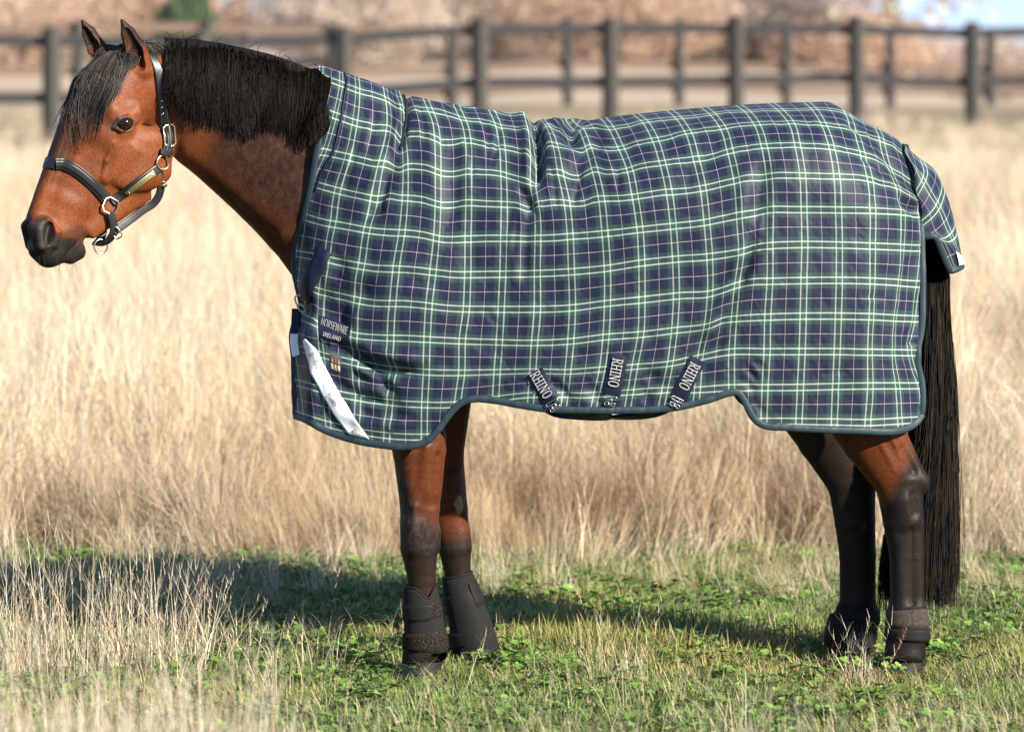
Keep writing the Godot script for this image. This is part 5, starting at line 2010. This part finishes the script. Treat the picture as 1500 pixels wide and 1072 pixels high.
	for k in 6:
		var spots := []
		var tones := PackedColorArray()
		for i in 3500:
			var d := pow(rng.randf(), 1.9)
			var z := lerpf(-2.3, -37.0, d)
			var half := (10.0 - z) * 0.205 + 0.9
			var x := rng.randf_range(-half, half)
			var edge := wide.get_noise_2d(x * 40.0, 3.0) * 1.1 + wide.get_noise_2d(x * 130.0, 9.0) * 0.5
			if rng.randf() < 0.035:
				z = rng.randf_range(-3.0, -1.2)
			elif z > -2.35 + edge * 0.8:
				continue
			var patch := wide.get_noise_2d(x * 16.0, z * 10.0)
			var clump := wide.get_noise_2d(x * 62.0 + 11.0, z * 44.0)
			if clump < -0.34 and rng.randf() < 0.75:
				continue
			var s := rng.randf_range(0.55, 1.15) * (1.0 + patch * 0.35 + clump * 0.45) * lerpf(0.34, 1.0, smoothstep(-1.4, -3.6, z + edge * 0.5)) * lerpf(1.0, 0.32, smoothstep(-17.0, -29.0, z))
			var tilt := Vector2(wide.get_noise_2d(x * 45.0 + 200.0, z * 40.0), wide.get_noise_2d(x * 45.0, z * 40.0 + 300.0)) * 0.9 + Vector2(rng.randf_range(-0.22, 0.22), rng.randf_range(-0.2, 0.2))
			spots.append(stand_on(x, z, s * 1.02, rng.randf() * TAU, rng.randf_range(0.75, 1.15), tilt))
			var f := rng.randf_range(0.84, 1.16) * (1.0 + patch * 0.2) * lerpf(1.1, 1.12, smoothstep(-4.0, -14.0, z))
			var warm := clampf(-patch * 0.7 - clump * 0.3 + rng.randf_range(-0.2, 0.15), -0.1, 0.5) * lerpf(1.0, 0.5, smoothstep(-4.0, -14.0, z))
			tones.append(Color(f * (1.0 - warm * 0.10), f * (1.0 - warm * 0.32), f * (1.0 - warm * 0.55)))
		many("tall_dry_grass", tall[k], spots, tones, "tall pale dry grass filling the field behind the horse", "grass")
	# brown weeds standing in it
	var weed := tuft(26, 0.10, Vector2(0.15, 0.55), Vector2(0.1, 0.8), Vector2(0.002, 0.006), [lin(0.20, 0.10, 0.055), lin(0.15, 0.085, 0.05), lin(0.28, 0.16, 0.08)], 0.4).mesh(sm)
	var weeds := []
	var weed_tones := PackedColorArray()
	for i in 240:
		var z := lerpf(-2.4, -16.0, pow(rng.randf(), 2.2))
		var x := rng.randf_range(-1.0, 1.0) * ((10.0 - z) * 0.165)
		weeds.append(stand_on(x, z, rng.randf_range(0.5, 1.0), rng.randf() * TAU, 1.0, Vector2(rng.randf_range(-0.3, 0.3), 0.01)))
		weed_tones.append(Color(1, 1, 1) * rng.randf_range(0.8, 1.3))
	many("brown_weeds", weed, weeds, weed_tones, "reddish brown dead weeds among the tall dry grass", "weeds")
	# dense straw tussock at the left, and lesser ones
	for q in [[-1.28, 0.16, 1.0, "dense straw tussock left of the horse's forelegs, tallest of the tussocks"], [-1.02, 0.10, 0.9, "straw tussock with upright stems just right of the tallest one"], [-1.52, 0.22, 0.85, "straw tussock at the picture's left edge beyond the tallest one"], [0.30, 0.30, 0.42, "thin wispy straw tussock between the fore and hind legs"], [1.0, 0.32, 0.34, "small straw tussock in front of the far hind hoof"]]:
		var s: float = q[2]
		var thin := s < 0.5
		var b := tuft(44 if thin else 230, 0.09 if thin else 0.19, Vector2(0.10, 0.40) * s, Vector2(0.05, 1.0), Vector2(0.0013, 0.0032), straw, 0.3, 0.2)
		for k in (6 if thin else 34):
			# long fine stems with branching heads, pointing every way
			var a := rng.randf() * TAU
			var foot := Vector3(rng.randf_range(-0.14, 0.14), 0.0, rng.randf_range(-0.1, 0.1)) * s
			var h := rng.randf_range(0.32, 0.62) * s
			var ln := rng.randf_range(0.05, 0.85)
			b.blade(foot, a, h, ln, 0.0018, straw[rng.randi() % 5], 0.25, 5)
			for m in 7:
				var f := rng.randf_range(0.6, 1.0)
				var bend := ln * pow(f, 0.25)
				var tip := foot + Vector3(cos(a), 0, sin(a)) * (h * bend * f) + Vector3.UP * (h * f * sqrt(maxf(1.0 - bend * bend * 0.7, 0.05)))
				b.blade(tip, rng.randf() * TAU, rng.randf_range(0.02, 0.07), rng.randf_range(0.3, 0.9), 0.0012, straw[2], 1.0, 1)
		for k in 40:
			b.blade(Vector3(rng.randf_range(-0.2, 0.2), 0.0, rng.randf_range(-0.1, 0.1)) * s, rng.randf() * TAU, rng.randf_range(0.1, 0.4) * s, rng.randf_range(0.7, 1.0), 0.003, straw[3], 1.0, 3)
		var o := thing("dry_grass_tussock", q[3], "grass tussock", Vector3(q[0], ground(q[0], q[1]), q[1]), "straw tussocks standing in the green grass")
		var mi := MeshInstance3D.new()
		mi.name = "blades"
		mi.mesh = b.mesh(sm)
		mi.set_meta("kind", "stuff")
		o.add_child(mi, true)
	# tall stems close to the viewer, out of focus
	var nb := tuft(30, 0.22, Vector2(0.35, 0.62), Vector2(0.05, 0.5), Vector2(0.0025, 0.005), straw, 0.8).mesh(sm)
	var spots := []
	var tones := PackedColorArray()
	for i in 170:
		var z := rng.randf_range(2.0, 4.8)
		var x := rng.randf_range(-1.3, -0.3) if rng.randf() < 0.8 else rng.randf_range(0.2, 1.2)
		var s := rng.randf_range(0.75, 1.0) if x < -0.35 else rng.randf_range(0.55, 0.85)
		spots.append(stand_on(x * (10.0 - z) / 6.0, z, s * (0.6 + 0.1 * z), rng.randf() * TAU))
		tones.append(Color(1, 1, 1) * rng.randf_range(0.8, 1.05))
	many("near_dry_stems", nb, spots, tones, "tall pale stems rising out of focus at the bottom", "grass")
	# single long stems and broken stalks: foot x, z, height, lean, way it leans, width
	var lone := Build.new()
	for q in [[0.477, -1.45, 0.52, 0.10, 0.2, 0.003], [0.462, -1.46, 0.46, 0.16, 0.1, 0.0026], [0.03, -1.15, 0.34, 0.95, 0.0, 0.0045], [0.05, -1.1, 0.22, 0.98, 0.1, 0.0035], [-1.11, 0.0, 0.42, 0.35, 0.1, 0.003], [-1.05, 0.05, 0.30, 0.55, 0.3, 0.004], [-1.02, 0.02, 0.26, 0.2, 2.9, 0.003],
			[0.33, 0.2, 0.30, 0.5, 3.0, 0.003], [0.36, 0.18, 0.24, 0.3, 0.2, 0.0026], [0.30, 0.22, 0.20, 0.8, 0.4, 0.0026], [0.99, 0.22, 0.19, 0.2, 0.5, 0.0024], [1.0, 0.23, 0.17, 0.75, 0.1, 0.0022], [1.04, 0.24, 0.14, 0.8, 2.8, 0.003], [-0.15, 0.45, 0.26, 0.45, 0.1, 0.004], [-0.13, 0.46, 0.20, 0.35, 0.6, 0.0035],
			[1.35, 0.35, 0.30, 0.3, 0.2, 0.003], [1.28, 0.6, 0.26, 0.5, 0.4, 0.004], [1.42, -0.4, 0.42, 0.35, 0.2, 0.003], [0.70, 0.55, 0.22, 0.95, 0.3, 0.004], [-0.55, 0.35, 0.24, 0.7, 2.6, 0.003], [-0.62, -0.2, 0.28, 0.4, 0.3, 0.003], [-0.72, -0.3, 0.30, 0.25, 3.0, 0.0026]]:
		var tone: Color = straw[rng.randi() % 3]
		lone.blade(Vector3(q[0], ground(q[0], q[1]), q[1]), q[4], q[2], q[3], q[5], tone, 0.3, 6)
		var tip: Vector3 = Vector3(q[0], ground(q[0], q[1]), q[1]) + Vector3(cos(q[4]), 0, sin(q[4])) * (q[2] * q[3]) + Vector3.UP * (q[2] * sqrt(maxf(1.0 - q[3] * q[3] * 0.7, 0.05)))
		for k in 9:
			lone.blade(tip - Vector3.UP * (0.009 * k) - Vector3(cos(q[4]), 0, sin(q[4])) * (0.007 * k * q[3]), rng.randf() * TAU, rng.randf_range(0.012, 0.04), rng.randf_range(0.3, 0.8), 0.0016, tone, 0.6, 1)
	var lone_stems := part("long_stems", lone.mesh(sm), self)
	tag(lone_stems, "single long pale stems standing up from the green grass", "grass", "", "stuff")
	var dock := Build.new()
	for k in 60:
		var f := k / 60.0
		dock.blade(Vector3(1.075 + 0.06 * f, ground(1.1, 0.2) + 0.015 + 0.13 * f, 0.2), rng.randf() * TAU, 0.010, 0.5, 0.004, lin(0.24, 0.09, 0.05) * (0.8 + 0.5 * rng.randf()), 0.6, 1)
	var seed_head := part("seed_head", dock.mesh(sm), self)
	tag(seed_head, "slanting red-brown seed head beside the near hind hoof", "weed", "", "stuff")

# ---------------------------------------------------------------- fences
func make_fence(called: String, label: String, a: Vector3, b: Vector3, count: int, tall: float, rails: Array, wood: Material, rail_wood: Material, thick: float) -> void:
	var f := thing(called, label, "fence", Vector3(a.x, ground(a.x, a.z), a.z))
	var d := (b - a) / count
	var turn := atan2(-d.z, d.x)
	var spots := []
	for k in count + 1:
		var p := a + d * k
		p.y = ground(p.x, p.z)
		spots.append(p)
		var post := Build.new()
		var h := tall + fine.get_noise_2d(k * 31.0, a.z) * 0.04
		post.box(p + Vector3.UP * (h * 0.5 - 0.15), Basis(Vector3.UP, turn + 0.5), Vector3(thick, h * 0.5 + 0.15, thick), 0.015)
		part("post", post.mesh(wood), f)
	for k in count:
		for y in rails:
			var p: Vector3 = spots[k] + Vector3.UP * (y + fine.get_noise_2d(k * 53.0, y * 90.0) * 0.02)
			var q: Vector3 = spots[k + 1] + Vector3.UP * (y + fine.get_noise_2d(k * 53.0 + 40.0, y * 90.0) * 0.02)
			var x := (q - p).normalized()
			var zz := x.cross(Vector3.UP).normalized()
			var rail := Build.new()
			rail.box((p + q) * 0.5 - zz * (thick * 1.4 + 0.022), Basis(x, zz.cross(x), zz), Vector3(p.distance_to(q) * 0.5 - 0.003, 0.066, 0.02), 0.006)
			part("rail", rail.mesh(rail_wood), f)

func make_fences() -> void:
	var dark := paint("tarred wood", lin(0.050, 0.046, 0.044), 0.75, 0.4)
	dark.albedo_color = Color.WHITE
	dark.albedo_texture = tone_texture(256, 0.05, lin(0.036, 0.033, 0.031).linear_to_srgb(), lin(0.115, 0.106, 0.096).linear_to_srgb(), 4, 41)
	dark.uv1_triplanar = true
	dark.uv1_scale = Vector3(6, 0.8, 6)
	var rails := paint("tarred boards", lin(0.022, 0.022, 0.026), 0.7, 0.4)
	var old := paint("old brown boards", lin(0.15, 0.105, 0.082), 0.8, 0.3)
	var a := Vector3(-5.36, 0, -29.7)
	var b := Vector3(6.21, 0, -36.0)
	var d := (b - a) / 7.0
	make_fence("paddock_fence", "dark post and rail fence with thick posts, the nearer of two", a - d * 5.0, b + d * 5.0, 17, 1.42, [0.60, 1.27], dark, rails, 0.085)
	var off := Vector3(1.1, 0, -8.5)
	make_fence("paddock_fence", "thinner brown railed fence behind the thick dark posts", a - d * 5.2 + off, b + d * 5.4 + off, 17, 1.30, [0.28, 0.62, 1.2], dark, old, 0.065)

# ---------------------------------------------------------------- the wood beyond
func make_tree(at: Vector3, tall: float, girth: float, label: String, bark: Material, leaf: ArrayMesh, tone: Color, leaves: int) -> void:
	at.y = ground(at.x, at.z) - 0.1
	var t := thing("autumn_tree", label, "tree", at, "autumn trees beyond the fences")
	var b := Build.new()
	var lean := Vector3(rng.randf_range(-0.08, 0.08), 0, rng.randf_range(-0.08, 0.08))
	var spine := PackedVector3Array()
	var rad := PackedFloat32Array()
	for k in 9:
		var f := k / 8.0
		spine.append(at + Vector3.UP * (tall * f) + lean * (tall * f) + Vector3(sin(f * 7.0 + at.x), 0, cos(f * 5.0 + at.z)) * 0.12)
		rad.append(girth * (1.0 - 0.88 * f) * (1.35 if k == 0 else 1.0))
	b.tube(spine, rad, 9)
	var tips := []
	for k in 26:
		var f := rng.randf_range(0.16, 0.95)
		var p := spine[0].lerp(spine[8], f)
		var turn := rng.randf() * TAU
		var l := (1.0 - f * 0.6) * tall * rng.randf_range(0.18, 0.32)
		var e := p + Vector3(cos(turn), rng.randf_range(0.1, 0.8), sin(turn)) * l
		var m := p.lerp(e, 0.5) + Vector3(0, -0.15, 0)
		b.tube(PackedVector3Array([p, m, e]), PackedFloat32Array([girth * 0.28 * (1.1 - f), girth * 0.17 * (1.1 - f), 0.012]), 5)
		tips.append([m, e, l])
	part("trunk", b.mesh(bark), t)
	var mm := MultiMesh.new()
	mm.transform_format = MultiMesh.TRANSFORM_3D
	mm.use_colors = true
	mm.mesh = leaf
	mm.instance_count = leaves
	for i in leaves:
		var q: Array = tips[rng.randi() % tips.size()]
		var c: Vector3 = (q[0] as Vector3).lerp(q[1], rng.randf_range(0.2, 1.15))
		c += Vector3(rng.randfn(), rng.randfn(), rng.randfn()) * (0.13 * q[2] + 0.1)
		mm.set_instance_transform(i, Transform3D(Basis.from_euler(Vector3(rng.randf() * TAU, rng.randf() * TAU, 0)).scaled(Vector3.ONE * rng.randf_range(0.8, 1.6)), c - at))
		var f := rng.randf_range(0.6, 1.25)
		mm.set_instance_color(i, Color(tone.r * f, tone.g * f * rng.randf_range(0.8, 1.2), tone.b * f))
	var o := MultiMeshInstance3D.new()
	o.name = "crown"
	o.multimesh = mm
	o.set_meta("kind", "stuff")
	t.add_child(o, true)

func make_bush(at: Vector3, size: Vector3, label: String, leaf: ArrayMesh, tone: Color, leaves: int, bark: Material) -> void:
	at.y = ground(at.x, at.z)
	var t := thing("thicket_shrub", label, "shrub", at, "shrubs along the edge of the wood")
	var b := Build.new()
	for k in 16:
		var turn := rng.randf() * TAU
		var e := at + Vector3(cos(turn) * size.x * rng.randf_range(0.2, 0.9), size.y * rng.randf_range(0.5, 1.0), sin(turn) * size.z * rng.randf_range(0.2, 0.9))
		b.tube(PackedVector3Array([at, at.lerp(e, 0.5) + Vector3(0, 0.1, 0), e]), PackedFloat32Array([0.03, 0.018, 0.006]), 5)
	part("stems", b.mesh(bark), t)
	var mm := MultiMesh.new()
	mm.transform_format = MultiMesh.TRANSFORM_3D
	mm.use_colors = true
	mm.mesh = leaf
	mm.instance_count = leaves
	for i in leaves:
		var d := Vector3(rng.randfn(), rng.randfn(), rng.randfn()).normalized() * pow(rng.randf(), 0.45)
		d *= 1.0 + 0.35 * wide.get_noise_3dv(at * 10.0 + d * 60.0)
		mm.set_instance_transform(i, Transform3D(Basis.from_euler(Vector3(rng.randf() * TAU, rng.randf() * TAU, 0)).scaled(Vector3.ONE * rng.randf_range(0.4, 0.85)), Vector3(d.x * size.x, size.y * (0.5 + d.y * 0.55), d.z * size.z)))
		var f := rng.randf_range(0.8, 1.2)
		mm.set_instance_color(i, Color(tone.r * f, tone.g * f * rng.randf_range(0.92, 1.08), tone.b * f))
	var o := MultiMeshInstance3D.new()
	o.name = "foliage"
	o.multimesh = mm
	o.set_meta("kind", "stuff")
	t.add_child(o, true)

func make_wood() -> void:
	var bark := paint("grey bark", Color.WHITE, 0.9, 0.2)
	bark.albedo_texture = tone_texture(256, 0.05, lin(0.10, 0.085, 0.07).linear_to_srgb(), lin(0.30, 0.27, 0.23).linear_to_srgb(), 4, 51)
	bark.uv1_triplanar = true
	bark.uv1_scale = Vector3(2, 0.5, 2)
	var pale := paint("pale bark", Color.WHITE, 0.85, 0.2)
	pale.albedo_texture = tone_texture(256, 0.03, lin(0.42, 0.38, 0.33).linear_to_srgb(), lin(0.72, 0.68, 0.62).linear_to_srgb(), 4, 52)
	pale.uv1_triplanar = true
	pale.uv1_scale = Vector3(2, 0.6, 2)
	var lm := leafy("autumn leaves", Color.WHITE, 0.8)
	var lb := Build.new()
	for k in 3:
		var o := Vector3(rng.randf_range(-0.06, 0.06), rng.randf_range(-0.06, 0.06), rng.randf_range(-0.06, 0.06))
		var ax := Basis.from_euler(Vector3(rng.randf() * 3.0, rng.randf() * 3.0, 0))
		var s := lb.v.size()
		for q in [Vector3(0, -0.075, 0), Vector3(0.04, -0.01, 0.012), Vector3(0, 0.085, 0), Vector3(-0.04, -0.01, 0.012)]:
			lb.v.append(o + ax * q)
			lb.c.append(Color.WHITE)
		lb.quad(s, s + 1, s + 2, s + 3)
	var leaf := lb.mesh(lm)
	var rust := lin(0.64, 0.48, 0.375)  # leaf colours paled to stand in for distance haze
	var tan := lin(0.68, 0.585, 0.50)
	var brown := lin(0.58, 0.475, 0.40)
	var green := lin(0.15, 0.20, 0.12)
	var k := 0
	for q in [[-9.6, -58, 11, 0.24, "rust-leaved tree at the picture's left edge beyond the fences", 0, rust], [-6.2, -66, 12, 0.22, "tan-leaved tree beyond the fence left of the horse's ears", 0, tan], [-3.2, -72, 12, 0.2, "slim rust-leaved tree standing behind the horse's mane", 0, rust],
			[-0.7, -60, 10, 0.19, "pale-barked tree rising over the horse's shoulder", 1, tan], [0.9, -68, 11, 0.22, "rust-leaved tree beyond the fence above the middle of the rug", 0, rust], [3.6, -74, 12, 0.25, "brown-leaved tree beyond the fence above the horse's croup", 0, brown],
			[5.4, -62, 10, 0.2, "rust-leaved tree standing beyond the fence above the tail", 0, rust], [7.4, -56, 9, 0.22, "pale-barked tree between the two rightmost thick posts", 1, tan]]:
		make_tree(Vector3(q[0], 0, q[1]), q[2], q[3], q[4], pale if q[5] else bark, leaf, q[6], 2600)
		k += 1
	for q in [[-10.5, -54, 3.0, 1.9, 1.6, "rust-brown shrub at the left edge of the wood", rust], [-7.4, -57, 2.6, 2.4, 1.6, "rust shrub beyond the fence left of the horse's head", rust], [-6.0, -53, 0.6, 1.55, 0.6, "green shrub beyond the fence above the horse's mane", green],
			[-3.0, -56, 2.0, 2.1, 1.4, "tan shrub beyond the fence right of the green one", tan], [-0.4, -58, 2.4, 2.2, 1.4, "brown shrub beyond the fence over the horse's withers", brown], [2.0, -55, 2.3, 2.0, 1.4, "rust shrub beyond the fence over the middle of the rug", rust],
			[4.4, -57, 2.2, 1.5, 1.4, "low tan shrub beyond the fence over the croup", tan], [6.4, -55, 1.7, 1.2, 1.2, "low rust shrub beyond the fence right of the tail", rust], [9.8, -62, 2.4, 1.25, 1.5, "low brown shrub at the right edge of the wood", brown],
			[-12.5, -80, 3.4, 3.4, 2.0, "tall peach-brown thicket furthest left at the back of the wood", tan], [-8.2, -82, 3.2, 3.0, 2.0, "tall rust thicket at the back of the wood left of the horse's ears", rust], [-4.4, -79, 3.0, 3.2, 2.0, "tall tan thicket at the back of the wood over the horse's mane", tan],
			[-0.6, -83, 3.0, 3.2, 2.0, "tall rust thicket at the back of the wood over the withers", rust], [3.0, -80, 2.6, 3.0, 2.0, "tall peach thicket at the back of the wood over the middle of the rug", tan], [7.2, -82, 2.6, 2.6, 2.0, "tall rust thicket at the back of the wood over the croup", rust]]:
		make_bush(Vector3(q[0], 0, q[1]), Vector3(q[2], q[3], q[4]), q[5], leaf, q[6], 5200, bark)

# ---------------------------------------------------------------- everything
var horse: Node3D

func _ready() -> void:
	# camera: level, the lens shifted down, focused on the horse
	var cam := Camera3D.new()
	cam.name = "camera"
	var eye_attr := CameraAttributesPhysical.new()
	eye_attr.frustum_focal_length = 200.0
	eye_attr.exposure_aperture = 4.5
	eye_attr.frustum_focus_distance = 9.85
	cam.attributes = eye_attr
	cam.position = Vector3(0, EYE, REACH)
	add_child(cam)
	var near := 0.5
	cam.set_frustum(2.144 * near / REACH, Vector2(0, (0.888 - EYE) * near / REACH), near, 900.0)
	cam.current = true
	# sky, sun, exposure
	var sky_look := ProceduralSkyMaterial.new()
	sky_look.sky_top_color = Color(0.32, 0.44, 0.62)
	sky_look.sky_horizon_color = Color(0.72, 0.80, 0.90)
	sky_look.sky_curve = 0.12
	sky_look.ground_bottom_color = Color(0.35, 0.29, 0.2)
	sky_look.ground_horizon_color = Color(0.55, 0.52, 0.47)
	sky_look.sun_angle_max = 8.0
	sky_look.energy_multiplier = 0.85
	var sky := Sky.new()
	sky.sky_material = sky_look
	var env := Environment.new()
	env.background_mode = Environment.BG_SKY
	env.sky = sky
	env.tonemap_mode = Environment.TONE_MAPPER_LINEAR
	env.tonemap_exposure = 2.12
	env.sdfgi_enabled = true
	env.ssao_enabled = true
	env.ssil_enabled = true
	var world := WorldEnvironment.new()
	world.name = "world"
	world.environment = env
	add_child(world)
	var sun := DirectionalLight3D.new()
	sun.name = "sun"
	sun.light_energy = 1.6
	sun.light_color = Color(1.0, 0.965, 0.90)
	sun.light_angular_distance = 0.5
	sun.shadow_enabled = true
	sun.look_at_from_position(Vector3.ZERO, Vector3(-1.32, -1.0, -1.18), Vector3.UP)
	add_child(sun)

	rng.seed = 4711
	fine.seed = 3
	fine.frequency = 0.03
	fine.noise_type = FastNoiseLite.TYPE_SIMPLEX_SMOOTH
	wide.seed = 8
	wide.frequency = 0.02
	wide.noise_type = FastNoiseLite.TYPE_SIMPLEX_SMOOTH

	cloth = tartan()
	tape = paint("dark green tape", lin(0.012, 0.030, 0.042), 0.6)
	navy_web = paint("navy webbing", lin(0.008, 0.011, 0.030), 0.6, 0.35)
	steel = paint("steel", lin(0.62, 0.60, 0.56), 0.25, 0.5, 1.0)
	brass = paint("brass", lin(0.56, 0.48, 0.32), 0.28, 0.5, 0.95)
	leather = paint("black leather", lin(0.010, 0.010, 0.011), 0.42, 0.55)
	white_tape = paint("white tape", lin(0.80, 0.82, 0.84), 0.6)
	lettering = paint("pale thread", lin(0.42, 0.44, 0.42), 0.7)
	black_ink = paint("black ink", lin(0.015, 0.015, 0.015), 0.7)
	hair_paint = paint("horse hair", Color.WHITE, 0.45, 0.34)
	hair_paint.vertex_color_use_as_albedo = true

	make_ground()
	make_fences()
	make_wood()
	horse = thing("horse", "bay horse with black mane and legs standing side-on in the grass", "horse")
	var t0 := Time.get_ticks_msec()
	shape_body()
	make_hooves()
	make_eye(true)
	make_eye(false)
	make_mane()
	make_tail()
	make_rug()
	make_halter()
	make_boots()
	make_grass()
